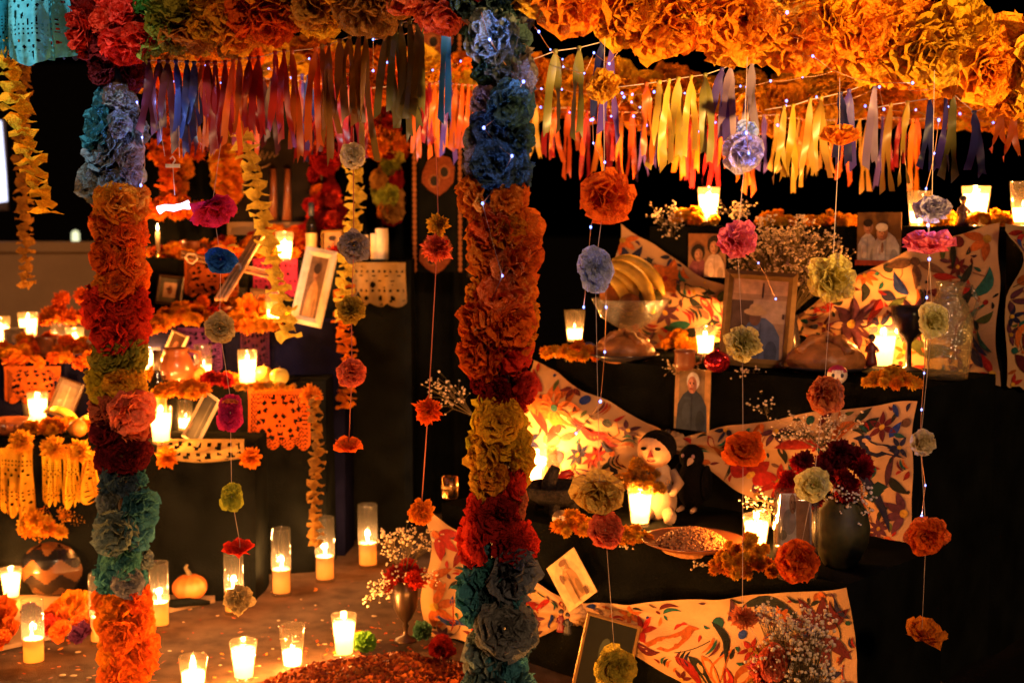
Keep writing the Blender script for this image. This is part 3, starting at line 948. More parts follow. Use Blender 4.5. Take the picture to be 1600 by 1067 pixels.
ribbons('blue violet and dark red ribbons hanging behind the long red ribbons', 4.1, [(300, 118, 240, 'dkmar'), (330, 120, 245, 'crimson'), (365, 122, 240, 'crimson'), (395, 122, 245, 'redor'), (425, 124, 236, 'dkmar'), (472, 118, 236, 'violet'), (482, 120, 250, 'navy')], [(280, 116, 4.1), (500, 124, 4.1)])

# ------------------------------------------------------------------ fairy lights
def fairy(label, d, pts, bulbs=None, warm=(), skip=(), glow=.018, inside=0, strong={}):
    """pts: pixel path of the wire; a bulb on every listed point"""
    ps = [P(x, y, d if len(q) == 0 else q[0]) for x, y, *q in pts]
    t = thing('fairy_lights', label, 'string lights', ps[0])
    mb = MB()
    fine = []
    for a, b in zip(ps[:-1], ps[1:]):
        for k in range(4):
            u = k / 4
            fine.append(a.lerp(b, u) - V((0, 0, .012 * 4 * u * (1 - u) * min(1, (b - a).length * 4))) + V((0, inside * 4 * u * (1 - u), 0)) - ps[0])
    fine.append(ps[-1] - ps[0])
    mb.tube(fine, .0008, 4); mb.build('wire', M['wire'], t)
    for i, p in enumerate(ps):
        if i in skip:
            continue
        put('bulb', LEDM, t, p - ps[0], None, U(.7, 1.25) * .0026)
        if i in strong or (glow and (glow > .018 or i % 3 == 1)):
            l = lamp('POINT', 'bulb_light', p - ps[0] + V((0, -.006, 0)), strong.get(i, glow), (.25, .36, 1.0), shadow_soft_size=.006)
            l.parent = t
    return t
mb = MB(); mb.ell((0, 0, 0), (1, 1, 1.2), 8, 6); LEDM = mb.mesh('bulb', M['led'])
fairy('fairy lights zigzagging over the olive ribbons beside the thick middle post', 2.95, [(830, 33), (842, 50), (860, 78), (879, 93), (880, 105), (913, 115), (928, 83), (952, 100), (979, 58)], skip=(0,))
fairy('fairy lights strung level behind the golden ribbons', 3.3, [(822, 140), (846, 139), (878, 140), (941, 146), (972, 146), (988, 148), (1022, 144), (1070, 146), (1110, 144), (1157, 135), (1204, 127), (1254, 121), (1300, 112)], skip=(0, 12), glow=.01)
fairy('fairy lights sagging low over the warm back ribbons', 3.6, [(923, 188), (940, 177), (955, 182), (975, 152), (987, 160), (1000, 168), (990, 182), (1033, 189), (1062, 177), (1091, 206), (1097, 209), (1142, 171), (1166, 136)], glow=.01)
fairy('fairy lights dotted along the thinner orange garland at the back', 4.3, [(845, 168), (890, 176), (1010, 196), (1055, 160), (1118, 192), (1180, 168), (1215, 196), (1262, 186), (1330, 182), (1352, 166), (1412, 190), (1500, 178), (1552, 192)], glow=.012)
fairy('two fairy lights glowing in the lavender flower below the golden ribbons', 2.665, [(1168, 150), (1166, 208), (1170, 240)], skip=(0,), glow=.12)
fairy('fairy lights running along the back orange garland at far right', 3.4, [(1229, 158), (1228, 166), (1276, 152), (1282, 166), (1374, 136), (1381, 171), (1431, 172), (1467, 188), (1482, 167), (1531, 163), (1578, 163)], glow=.01)
fairy('fairy light strand hanging beside the tall orange flower string over the fruit bowl', 2.86, [(926, 187), (927, 224), (945, 254), (923, 355), (912, 480)], glow=.02)
fairy('fairy light strand trailing down over the red and black embroidered birds', 2.86, [(946, 402), (947, 480), (945, 550), (938, 627), (900, 677)], glow=.03, strong={0: .2})
fairy('fairy light strand at far right tangled with the red orange flower', 2.76, [(1467, 188), (1460, 240), (1447, 295), (1450, 352), (1452, 405), (1448, 465), (1444, 583), (1440, 640), (1438, 690), (1446, 758), (1440, 806)], glow=.02, strong={3: .25, 8: .2, 10: .12})
fairy('two fairy lights on a wire over the gilt framed photograph', 3.1, [(1160, 380), (1185, 411), (1197, 430), (1212, 467)], skip=(0, 2), glow=.01)
fairy('fairy lights threaded through the red and ochre ribbons on the left', 3.4, [(255, 110), (322, 103), (387, 102), (392, 112), (483, 92), (508, 119), (583, 111), (583, 62), (668, 41), (711, 28)], glow=.012)
fairy('fairy lights scattered behind the sage green ribbons', 3.7, [(420, 108), (455, 122), (506, 128), (531, 119), (560, 108), (605, 98), (640, 120), (676, 110), (720, 96)], glow=.012)
fairy('fairy lights low among the dark maroon ribbons', 3.6, [(236, 112), (270, 128), (300, 116), (345, 130), (372, 118), (408, 126)], glow=.012)
fairy('small fairy lights hanging behind the blue ribbon', 3.9, [(660, 127), (688, 128), (699, 126), (687, 176)], skip=(0,), glow=.01)
fairy('fairy lights wound round the thick middle post', 2.70, [(752, 20, 2.66), (765, 62, 2.655), (818, 128, 2.68), (756, 200, 2.66), (800, 244, 2.655), (754, 318, 2.66), (785, 431, 2.645), (740, 520, 2.68)], skip=(0, 7), glow=.12, inside=.05, strong={1: .4})
fairy('fairy lights caught inside the bright orange garland', 2.66, [(1190, 30), (1230, 20), (1247, 60), (1270, 88), (1426, 130), (1450, 140)], skip=(0, 2, 5), glow=.06, inside=.07)
fairy('fairy lights at the edge of the slim post', 3.2, [(214, 160, 3.24), (222, 215, 3.24), (220, 290, 3.24)], glow=.22, inside=.03)

# ------------------------------------------------------------------ hanging strings of paper flowers
def strand(label, d, top, flowers, string='string', bottom=None, srad=.00055):
    """flowers: (px, py, width px, height px, colour, style[, direction])"""
    a = P(top[0], top[1], d)
    t = thing('flower_strand', label, 'flower strand', a)
    ps = [a] + [P(f[0], f[1], d) for f in flowers]
    if bottom:
        ps.append(P(bottom[0], bottom[1], d))
    mb = MB(); mb.tube([p - a for p in ps], srad, 5); mb.build('string', M[string], t)
    for f in flowers:
        x, y, w, h, c, st = f[:6]
        dr = f[6] if len(f) > 6 else (U(-.3, .3), -1, U(-.3, .35))
        r = w / 2 * d / F * .92
        if st == 'tulip' and dr == UPD:
            y += w * .32; r *= 1.2
        o = flower(t, st, P(x, y, d), r, c, dr, va=.05)
        if len(f) > 7:
            o.color = (*f[7], 1)
        if abs(h - w) > 6 and st != 'tulip':
            o.rotation_mode = 'XYZ'; o.rotation_euler = (pi / 2 + U(-.2, .2), 0, U(-.2, .2)) ; o.scale = (r, r * h / w, r)
    return t
UPD = (0, -.25, 1); DND = (0, -.35, -1)
strand('flower strand with a burnt orange pompom and pale blue flower over the fruit bowl', 2.72, (945, 60),
       [(943, 135, 56, 60, 'yelor', 'ball'), (945, 304, 90, 92, 'redor', 'crum'), (930, 420, 62, 80, 'paleblue', 'disc'), (937, 768, 86, 72, (.95, .60, .13), 'crum'), (946, 828, 66, 66, 'coral', 'pom'), (962, 1042, 80, 82, 'olive', 'disc', (.1, -1, .1), (.55, .42, .05))])
strand('flower strand with a white and a pink carnation in front of the gilt frame', 2.72, (1168, 80),
       [(1162, 236, 66, 60, 'lav', 'crum'), (1168, 205, 40, 40, 'paleblue', 'disc'), (1152, 376, 68, 72, 'pink', 'ball'), (1160, 535, 60, 60, 'paleye', 'ball'), (1161, 701, 78, 66, 'redor', 'disc'), (1160, 963, 54, 42, 'salmon', 'carn'), (1206, 1032, 52, 70, 'coral', 'pom')])
strand('flower strand with pale yellow discs between the two tall candles', 2.74, (1312, 122),
       [(1312, 206, 66, 50, 'orange', 'tulip', UPD), (1300, 437, 80, 76, (.96, .74, .20), 'ball'), (1287, 616, 68, 66, 'salmon', 'pom'), (1271, 757, 64, 66, 'paleye', 'disc'), (1247, 876, 76, 72, 'redor', 'pom')])
strand('flower strand at far right with magenta tulip and rust flowers', 2.70, (1460, 110),
       [(1456, 326, 62, 44, 'lav', 'crum'), (1450, 372, 76, 66, 'pink', 'tulip', UPD), (1457, 500, 64, 62, 'paleye', 'disc'), (1438, 692, 46, 40, 'cream', 'pom'), (1447, 836, 76, 76, 'redor', 'disc'), (1440, 996, 82, 66, 'orange', 'tulip', (.2, -.5, .9))])
strand('red string with yellow and coral carnations against the black gap', 3.05, (681, 225),
       [(685, 351, 42, 40, 'yellow', 'carn'), (683, 387, 54, 48, 'coral', 'carn'), (669, 641, 52, 56, 'redor', 'carn'), (658, 799, 46, 46, 'orange', 'ball')], 'redstring', srad=.0012)
strand('red string with grey, mustard and coral flowers beside the ivory candles', 3.05, (552, 200),
       [(552, 244, 46, 44, 'cream', 'pom'), (553, 384, 58, 54, 'grey', 'disc'), (549, 485, 50, 50, 'olive', 'ball', (0, -1, 0), (.50, .34, .04)), (550, 582, 50, 50, 'coral', 'pom'), (545, 690, 46, 32, 'redor', 'tulip', UPD)], 'redstring', srad=.0011)
strand('flower strand with magenta, royal blue and tan flowers next to the slim post', 3.1, (345, 225),
       [(332, 318, 90, 60, 'magenta', 'tulip', (.3, -.6, -.7)), (345, 406, 56, 44, 'blue', 'disc'), (343, 513, 56, 62, 'tan', 'disc'), (360, 622, 30, 44, 'salmon', 'tulip', DND), (360, 645, 48, 70, 'magenta', 'disc'), (362, 776, 42, 54, 'olive', 'disc', (0, -1, 0), (.42, .46, .05)), (375, 849, 52, 40, 'red', 'tulip', UPD), (373, 936, 50, 56, 'tan', 'ball')])
hk = P(270, 258, 3.15)
t = thing('hanging_ornament', 'tiny pale hook ornament over a glowing white paper scroll', 'ornament', hk)
mb = MB(); mb.tube([(-.03, 0, .1), (-.018, 0, .02)], .0008, 4); mb.tube([(.016, 0, .09), (.016, 0, .016)], .0008, 4); mb.tube([(0, 0, 0), (.003, 0, -.07)], .0008, 4); mb.build('string', M['string'], t)
mb = MB(); mb.box((0, 0, -.002), (.032, .01, .008)); mb.tube([(0, 0, .002), (.006, 0, .012), (0, 0, .02), (-.006, 0, .014)], .0018, 6); mb.build('hook', M['sugar'], t)
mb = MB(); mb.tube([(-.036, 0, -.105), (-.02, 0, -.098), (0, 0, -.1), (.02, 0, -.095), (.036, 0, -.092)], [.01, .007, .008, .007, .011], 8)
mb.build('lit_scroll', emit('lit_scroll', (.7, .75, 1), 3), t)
l = lamp('POINT', 'scroll_light', (0, -.02, -.1), .08, (.5, .6, 1), shadow_soft_size=.02); l.parent = t

# ------------------------------------------------------------------ crepe streamers
def streamer(label, pts, wpx, col, step=.0042, seed=0, d=3.3, turn=.5):
    r = random.Random(900 + seed)
    ps = [P(x, y, d) for x, y in pts]
    fine = resample(ps, step)
    hw = wpx / 2 * d / F
    a0 = fine[0]
    mb = MB()
    vs, fs = [], []
    th = r.uniform(0, 6)
    for i, p in enumerate(fine):
        th += turn * r.uniform(.5, 1.5)
        dv = V((math.cos(th), math.sin(th) * .9, .25 * math.sin(th * 1.7)))
        w = hw * (.95 + .22 * math.sin(i * .8) + r.uniform(-.1, .1))
        for k in (-1, -.5, 0, .5, 1):
            z = r.uniform(-.004, .004) * abs(k) + .006 * math.sin(i * 1.9 + k * 4) * abs(k)
            vs.append(p - a0 + dv * (w * k) + V((0, 0, z)))
    for i in range(len(fine) - 1):
        for k in range(4):
            q = i * 5 + k
            fs.append((q, q + 1, q + 6, q + 5))
    mb.add(vs, fs, 0, True)
    o = mb.build('paper_streamer', M['crepe'], None, a0)
    o.color = (*C[col], 1)
    return tag(o, label, 'streamer', 'twisted crepe streamers')

streamer('amber crepe streamer spiralling down at the left edge beside cyan paper', [(8, 60), (18, 140), (38, 210), (50, 260), (72, 335)], 46, 'yellow', d=3.35, seed=1)
streamer('dim ochre crepe streamer hanging straight in front of the tan wall', [(38, 96), (32, 200), (36, 300), (40, 380), (41, 450)], 28, 'ochre', d=4.3, seed=2)
streamer('yellow crepe streamer slanting down past the blue flower', [(374, 190), (398, 290), (420, 390), (440, 470), (452, 528)], 38, 'bright', d=3.75, seed=3)
streamer('yellow crepe streamer hanging behind the grey flower', [(552, 235), (556, 310), (550, 360), (538, 440), (540, 500)], 32, 'bright', d=4.2, seed=4)
streamer('brown crepe streamer trailing below the mustard ball flower', [(540, 440), (534, 500), (545, 560), (540, 640)], 30, 'orange', d=4.6, seed=5)
streamer('dull gold crepe streamer hanging beside the orange skull paper', [(490, 620), (497, 700), (492, 780), (494, 855)], 26, 'ochre', d=4.15, seed=6)
streamer('orange crepe streamer against the dark board near the top left', [(262, 130), (256, 190), (262, 250), (258, 300)], 34, 'redor', d=4.95, seed=7)
streamer('wide orange crepe streamer at the edge of the dark board', [(352, 225), (350, 270), (353, 310), (350, 330)], 36, 'orange', d=4.95, seed=8)

# ------------------------------------------------------------------ candles
def candle_meshes(R1, R0, H, fw, wax='wax', big=.6):
    g = MB()
    g.lathe([(0, .001), (R0 * .96, .0005), (R0, .003), (R1, H), (R1 - .0010, H + .0016), (R1 - .0024, H), (R1 - .0026, H - .003)], 28)
    zw = fw * H
    rw = lambda z: R0 + (R1 - R0) * z / H - .0034
    w = MB()
    w.lathe([(0, .011), (rw(.011), .011), (rw(zw * .5), zw * .5), (rw(zw), zw), (rw(zw) * .9, zw - .002), (rw(zw) * .3, zw - .006), (0, zw - .007)], 24)
    k = MB(); k.tube([(0, 0, zw - .01), (.0008, 0, zw + .006)], .0012, 5)
    f = MB()
    f.lathe([(0, zw + .002), (.0032 * big, zw + .005), (.0044 * big, zw + .010 * big), (.0030 * big, zw + .018 * big), (.0012 * big, zw + .026 * big), (0, zw + .032 * big)], 10)
    return dict(glass=g.mesh('glass', M['glass']), wax=w.mesh('wax', M[wax]), wick=k.mesh('wick', M['wick']), flame=f.mesh('flame', M['flame']), zw=zw, R=R1, H=H, wax_=wax)
CAND = dict(full=candle_meshes(.0365, .0255, .112, .82, big=.32), mid=candle_meshes(.0365, .0255, .112, .66, big=.45), low=candle_meshes(.0365, .0255, .112, .42), tube=candle_meshes(.031, .031, .205, .40, 'tubewax', 1.0),
            tumbler=candle_meshes(.0315, .0275, .118, .72), tumlow=candle_meshes(.0315, .0275, .118, .40))
CANDW = 10
def candle(kd, loc, label, size=1.0, power=1.0, group=None):
    K = CAND[kd]
    t = thing('votive_candle' if kd != 'tube' else 'tube_candle', label, 'candle', loc, group or ('votive candles in clear glass cups' if kd != 'tube' else 'candles in tall glass tubes'), size, U(0, 6))
    t.scale = (size, size, size * U(.9, 1.1))
    for k in ('glass', 'wax', 'wick', 'flame'):
        o = put(k, K[k], t)
        if k == 'flame':
            f_ = U(.7, 1.3); o.scale = (U(.8, 1.2), U(.8, 1.2), 1 + .05 * (f_ - 1)); o.rotation_euler = (U(-.04, .04), U(-.04, .04), 0)
    l = lamp('POINT', 'candle_light', (0, 0, K['zw'] + (.014 if kd == 'tube' else -.011)), CANDW * power * (.75 if kd == 'tube' else 1.3), (1.0, .43, .12), shadow_soft_size=.009)
    l.parent = t
    return t

def cz(kd, px, py, z, label, wpx=None, power=1.0):
    p = onz(px, py, z)
    if z == ZD:
        power *= 1.9
    elif z in (ZA, ZB, ZC, ZCL):
        power *= 1.3
    s = 1.0 if not wpx else wpx / 2 * p.y / F / CAND[kd]['R']
    return candle(kd, p + V((0, 0, .001)), label, s, power)

for x, y, lb in [(440, 930, 'tall tube candle on the carpet in the middle of the three by the dark gap'), (508, 908, 'tall tube candle on the carpet below the dull gold streamer'), (575, 886, 'farthest tall tube candle on the carpet, standing alone by the dark gap'),
                 (366, 958, 'tall tube candle half hidden behind the red and tan hanging flowers'), (53, 1037, 'tall tube candle in front of the chevron vase'), (250, 980, 'tall tube candle touching the slim post beside the pumpkin'), (158, 1005, 'tall tube candle mostly hidden behind the slim post')]:
    cz('tube', x, y, .012, lb, 31 * (1.0 if y < 1000 else 1.12) if y < 1020 else 35)
cz('mid', 303, 1094, .012, 'votive cup cut off by the bottom edge of the picture', 46)
cz('full', 381, 1062, .012, 'bright votive cup second from the left in the front floor row', 45)
cz('low', 457, 1044, .012, 'low burning votive cup third in the front floor row', 42)
cz('full', 538, 1026, .012, 'brightest votive cup next to the green paper ball', 41)
for i, x in enumerate([180, 640, 760, 930]):  # unseen candles added to light the posts and low cloth from below
    cz('full', x, 1165 + i * 8, .012, ['votive cup on the carpet just below the picture, foot of the slim post', 'votive cup on the carpet just below the picture, left of the thick post', 'votive cup on the carpet just below the picture, in front of the thick post', 'votive cup on the carpet just below the picture, right of the thick post'][i], 46, 1.3)
cz('full', 60, 668, ZA, 'tall bright votive cup in front of its twin on the lowest left tier', 33)
cz('mid', 48, 655, ZA, 'votive cup half hidden by the taller bright one on the lowest left tier', 33)
cz('full', 252, 694, ZA, 'bright votive cup between the slim post and the black photo frame', 38)
cz('tumlow', 290, 672, ZA, 'small tumbler candle behind the black photo frame', 24)
cz('full', 158, 672, ZA, 'votive cup glowing from behind the slim post beside the small orange', 34)
cz('full', 45, 541, ZCL, 'bright votive cup on the dark tier by the tan wall', 31)
cz('low', 96, 553, ZCL, 'low burning votive cup on the dark tier by the tan wall', 30)
cz('mid', 2, 540, ZCL, 'votive cup cut off by the left edge of the picture', 30)
cz('tumbler', 387, 602, ZB, 'bright tumbler candle next to the two yellow apples', 30)
cz('tumlow', 318, 592, ZB, 'half empty tumbler candle beside the glazed jug', 28, .5)
cz('full', 236, 585, ZB, 'votive cup glowing behind the dark bottle at the slim post', 30)
cz('low', 374, 496, ZC, 'low burning votive cup beside the reed cross', 29)
cz('low', 429, 504, ZC, 'low burning votive cup behind the tip of the yellow streamer', 30)
cz('full', 243, 489, ZC, 'bright votive cup touching the slim post below the small grey frame', 29)
cz('full', 275, 490, ZC, 'bright votive cup right of the one touching the slim post', 30)
cz('full', 268, 397, ZD, 'wide glowing votive cup on the back tier beside the thin white candle', 30)
cz('full', 250, 396, ZD, 'votive cup at the back tier nearest the slim post', 28)
cz('full', 334, 397, ZD, 'bright votive cup on the back tier above the blue flower', 28)
cz('mid', 445, 408, ZD, 'votive cup on the back tier right of the yellow streamer', 28)
cz('full', 18, 935, .04, 'votive cup on the red paper next to the chevron vase', 34)

def onalt(px, py, off, z):
    p0 = O1 + NIN * off
    q = onplane(px, py, p0, V((-NIN.x, -NIN.y, 0)))
    q.z = z
    return q
def c3(kd, px, label, off, wpx, power=1.0):
    p = onalt(px, 340, off, Z3)
    candle(kd, p + V((0, 0, .001)), label, wpx / 2 * p.y / F / CAND[kd]['R'], power * 3.2)
c3('full', 1107, 'votive cup on the top right tier above the snapshot of two dark haired people', 1.0, 35)
c3('low', 1436, 'half empty votive cup behind the lavender flower on the top right tier', 1.05, 38, .7)
c3('full', 1524, 'big bright votive cup on the top right tier with a figurine before it', 1.0, 44)
c3('low', 1598, 'empty looking votive cup cut off at the right edge of the picture', 1.02, 42, .4)
cz('low', 898, 534, Z2, 'low burning votive cup left of the fruit bowl', 33)
cz('mid', 1102, 556, Z2, 'votive cup hidden half behind marigolds left of the gilt frame', 34)
cz('full', 1283, 548, Z2, 'bright votive cup behind the loaf on the middle right tier', 38)
cz('full', 1379, 577, Z2, 'big bright votive cup standing in marigolds on the middle right tier', 45)
cz('full', 838, 758, Z1, 'votive cup tucked behind the yellow flowers of the thick post', 36, 2.4)
cz('full', 1000, 822, Z1, 'bright votive cup in front of the rag doll', 42)
cz('full', 1181, 864, Z1, 'bright votive cup beside the glass jar on the low right tier', 44)

# ------------------------------------------------------------------ small things
def flatcard(parent, name, w, h, M4, shapes, back=(.5, .4, .3), th=.002):
    """a print: paper slab with flat printed shapes; card lies in local x (width) and z (height), facing -y"""
    mb = MB()
    def T(x, z, e):
        return M4 @ V(((x - .5) * w, -e, (z) * h))
    mb.add([T(0, 0, 0), T(1, 0, 0), T(1, 1, 0), T(0, 1, 0), T(0, 0, -th), T(1, 0, -th), T(1, 1, -th), T(0, 1, -th)],
           [(0, 1, 2, 3), (5, 4, 7, 6), (0, 4, 5, 1), (1, 5, 6, 2), (2, 6, 7, 3), (3, 7, 4, 0)], c=back)
    full = []
    for sh in shapes:
        full.append(sh)
        if sh[0] == 'e' and sh[5][0] > .2 and sh[5][0] < .7 and sh[5][1] < .6 * sh[5][0] and sh[4] > .11 and sh[3] < .25 and h > .05:
            _, x, z, rx, rz, c = sh
            dk = tuple(q * .25 for q in c); md = tuple(q * .62 for q in c); lt = tuple(min(1, q * 1.35) for q in c)
            full += [('e', x + rx * .45, z - rz * .1, rx * .5, rz * .75, md), ('e', x - rx * .2, z + rz * .1, rx * .55, rz * .6, lt), ('e', x - rx * .38, z + rz * .12, rx * .17, rz * .08, dk), ('e', x + rx * .38, z + rz * .12, rx * .17, rz * .08, dk),
                     ('b', x - rx * .38, z + rz * .28, rx * .2, rz * .03, dk), ('b', x + rx * .38, z + rz * .28, rx * .2, rz * .03, dk), ('b', x + rx * .06, z - rz * .12, rx * .08, rz * .16, md), ('e', x, z - rz * .48, rx * .32, rz * .07, (c[0] * .7, c[1] * .3, c[2] * .3))]
        if sh[0] == 't':
            _, x, z, rx, rz, c = sh
            dk = tuple(q * .6 for q in c); lt = tuple(min(1, q * 1.3) for q in c)
            full += [('e', x + rx * .55, z - rz * .4, rx * .3, rz * .5, dk), ('e', x - rx * .35, z - rz * .1, rx * .28, rz * .5, lt), ('b', x, z, rx * .02, rz * .8, dk), ('b', x - rx * .3, z + rz * .6, rx * .22, rz * .06, lt)]
    for i, (kd, x, z, rx, rz, c) in enumerate(full):
        e = .0003 * (i + 1)
        if kd == 'e':
            pts = [(x + rx * math.cos(2 * pi * k / 16), z + rz * math.sin(2 * pi * k / 16)) for k in range(16)]
        elif kd == 'b':
            pts = [(x - rx, z - rz), (x + rx, z - rz), (x + rx, z + rz), (x - rx, z + rz)]
        elif kd == 't':   # shoulders
            pts = [(x - rx, z - rz), (x + rx, z - rz), (x + rx * .92, z + rz * .3), (x + rx * .6, z + rz * .75), (x + rx * .2, z + rz), (x - rx * .2, z + rz), (x - rx * .6, z + rz * .75), (x - rx * .92, z + rz * .3)]
        pts = [(min(1, max(0, a)), min(1, max(0, b))) for a, b in pts]
        mb.fan([T(a, b, e) for a, b in pts], c)
    return mb.build(name, M['print'], parent, colors=True)

def frame_bars(parent, w, h, bw, th, M4, m, name='frame', lip=True):
    """four mitred mouldings round a picture, each its own piece"""
    o = [(-w / 2, 0), (w / 2, 0), (w / 2, h), (-w / 2, h)]
    i_ = [(-w / 2 + bw, bw), (w / 2 - bw, bw), (w / 2 - bw, h - bw), (-w / 2 + bw, h - bw)]
    for k in range(4):
        a, b, c, d = o[k], o[(k + 1) % 4], i_[(k + 1) % 4], i_[k]
        mid1 = ((a[0] + d[0]) / 2, (a[1] + d[1]) / 2); mid2 = ((b[0] + c[0]) / 2, (b[1] + c[1]) / 2)
        mb = MB()
        pr = [(a, b, 0), (a, b, -th * .7), (mid1, mid2, -th), (d, c, -th * .45), (d, c, 0)]
        vs = []
        for s, e, y in pr:
            vs += [M4 @ V((s[0], y, s[1])), M4 @ V((e[0], y, e[1]))]
        fs = [(2 * q, 2 * q + 1, 2 * q + 3, 2 * q + 2) for q in range(4)] + [(0, 2, 4, 6, 8), (1, 9, 7, 5, 3), (0, 8, 9, 1)]
        mb.add(vs, fs)
        mb.build(name, m, parent)

def stand(loc, rz=0, lean=.2, roll=0):
    return Matrix.Translation((0, 0, 0)) @ Matrix.Rotation(rz, 4, 'Z') @ Matrix.Rotation(-lean, 4, 'X') @ Matrix.Rotation(roll, 4, 'Y')

SK = (.45, .22, .12); HD = (.03, .02, .015); GR = (.35, .32, .3); WH = (.7, .62, .5)
ALTROT = math.atan2(DIR.y, DIR.x)
def pxm(px, d):
    return px * d / F

# pictures on the right altar
p = onalt(1104, 420, .905, 0); p.z = Z2 + .235
t = thing('photograph', 'snapshot of two dark haired people pinned above the embroidered runner', 'photograph', p)
flatcard(t, 'print', .14, .135, stand(p, ALTROT, .0), [('b', .5, .85, .5, .15, (.34, .14, .05)), ('t', .28, .15, .26, .3, (.20, .06, .08)), ('t', .72, .2, .28, .35, (.5, .36, .3)), ('e', .28, .56, .19, .2, HD), ('e', .30, .5, .11, .15, SK), ('e', .74, .74, .2, .22, HD), ('e', .72, .68, .11, .15, SK)], (.30, .16, .08))
p = onalt(1372, 418, .905, 0); p.z = P(1372, 415, p.y).z
t = thing('photograph', 'snapshot of two older people in white shirts on the right altar', 'photograph', p)
flatcard(t, 'print', .135, .15, stand(p, ALTROT, .0), [('b', .5, .75, .5, .25, (.20, .10, .03)), ('t', .25, .3, .24, .3, WH), ('t', .68, .28, .32, .34, WH), ('e', .27, .72, .11, .13, SK), ('e', .27, .8, .11, .07, HD), ('e', .6, .62, .13, .15, SK), ('e', .6, .72, .14, .08, (.6, .55, .5)), ('b', .5, .05, .5, .05, (.4, .07, .03)), ('e', .62, .34, .03, .1, (.3, .14, .07)), ('b', .22, .3, .05, .06, (.7, .6, .55))], (.22, .13, .06))
p = onalt(1080, 670, .44, 0); p.z = P(1080, 672, p.y).z
t = thing('photograph', 'portrait snapshot of a white haired person in a dark blue top', 'photograph', p)
flatcard(t, 'print', .118, .17, stand(p, ALTROT, .04), [('b', .92, .5, .08, .5, (.6, .32, .1)), ('b', .06, .6, .06, .4, (.55, .3, .12)), ('t', .5, .3, .44, .36, (.045, .06, .09)), ('e', .52, .8, .18, .15, (.75, .68, .62)), ('e', .5, .74, .13, .14, (.6, .26, .16)), ('e', .46, .77, .02, .01, HD), ('e', .55, .77, .02, .01, HD), ('e', .5, .68, .05, .012, (.35, .06, .05))], (.3, .2, .1))
p = onalt(911, 935, -.06, 0); p.z = P(911, 940, p.y).z
t = thing('photograph', 'old tilted photograph of a seated figure hung by its corner', 'photograph', p)
flatcard(t, 'print', .115, .125, Matrix.Rotation(ALTROT, 4, 'Z') @ Matrix.Rotation(math.radians(-38), 4, 'Y'), [('e', .45, .5, .42, .45, (.55, .36, .16)), ('t', .5, .45, .24, .35, (.34, .17, .06)), ('e', .52, .82, .11, .12, (.45, .25, .1)), ('e', .52, .88, .12, .06, (.2, .09, .04)), ('b', .38, .3, .09, .25, (.42, .24, .1)), ('b', .78, .15, .05, .08, (.12, .05, .03)), ('e', .3, .6, .05, .1, (.2, .1, .05))], (.66, .42, .18))
p = onz(1178, 592, Z2); p = onalt(1178, 590, .62, Z2)
t = thing('picture_frame', 'gilt framed photograph of a person in a straw hat', 'picture frame', p)
S4 = stand(p, ALTROT * .35, .10, .06)
wf, hf = pxm(112, p.y), pxm(150, p.y)
frame_bars(t, wf, hf, .024, .02, S4, M['gold'])
flatcard(t, 'print', wf - .036, hf - .036, S4 @ Matrix.Translation((0, -.003, .018)), [('b', .5, .9, .5, .1, (.75, .42, .24)), ('b', .2, .42, .2, .3, (.12, .07, .05)), ('b', .7, .6, .3, .14, (.62, .38, .24)), ('t', .55, .22, .36, .3, (.12, .14, .24)), ('e', .45, .52, .10, .10, (.22, .10, .06)), ('e', .45, .585, .2, .045, (.60, .36, .18)), ('e', .45, .63, .11, .06, (.62, .38, .19)), ('b', .55, .85, .015, .09, (.12, .06, .04)), ('b', .92, .55, .02, .03, (.1, .05, .04))], (.5, .28, .16))
mb = MB(); mb.box((0, .06, .06), (.02, .10, .12), Matrix.Rotation(.5, 3, 'X')); mb.build('easel_leg', M['darkwood'], t)
p = onalt(935, 1085, -.10, 0); p.z = .02
t = thing('picture_frame', 'thin gilt frame standing tilted at the bottom below the knotted runner', 'picture frame', p)
S4 = stand(p, ALTROT * .5, .18, .16)
frame_bars(t, .14, .19, .008, .012, S4, M['gold'])
flatcard(t, 'print', .128, .178, S4 @ Matrix.Translation((0, -.003, .006)), [('e', .45, .55, .12, .2, (.04, .05, .03)), ('e', .62, .62, .05, .08, (.35, .03, .02))], (.004, .005, .004))

# pictures on the left altar
def framed(name, label, px, py, z, wpx, hpx, bw, m, rz, lean, roll, shapes, back, d=None):
    p = onz(px, py, z) if d is None else V((P(px, py, d).x, d, z))
    t = thing(name, label, 'picture frame', p)
    S4 = stand(p, rz, lean, roll)
    w, h = pxm(wpx, p.y), pxm(hpx, p.y)
    frame_bars(t, w, h, bw, .014, S4, M[m])
    flatcard(t, 'print', w - bw * 1.5, h - bw * 1.5, S4 @ Matrix.Translation((0, -.003, bw * .75)), shapes, back)
    mb = MB(); mb.box((0, .04, .03), (.015, .06, .06)); mb.build('easel_leg', M['darkwood'], t)
    return t
framed('picture_frame', 'wide ivory framed picture of a saint leaning on the navy tier', 478, 508, ZC, 56, 122, .028, 'ivory', -.35, .18, .17, [('b', .5, .5, .5, .5, (.20, .11, .05)), ('t', .5, .3, .28, .3, (.5, .25, .08)), ('e', .5, .7, .16, .12, (.35, .16, .07)), ('e', .5, .78, .17, .08, (.05, .03, .02))], (.2, .11, .05))
framed('picture_frame', 'black panel in a thin pale frame leaning above the lace paper', 298, 690, ZA, 36, 82, .006, 'ivory', -.5, .25, .42, [('b', .6, .5, .04, .4, (.05, .05, .045))], (.012, .012, .012))
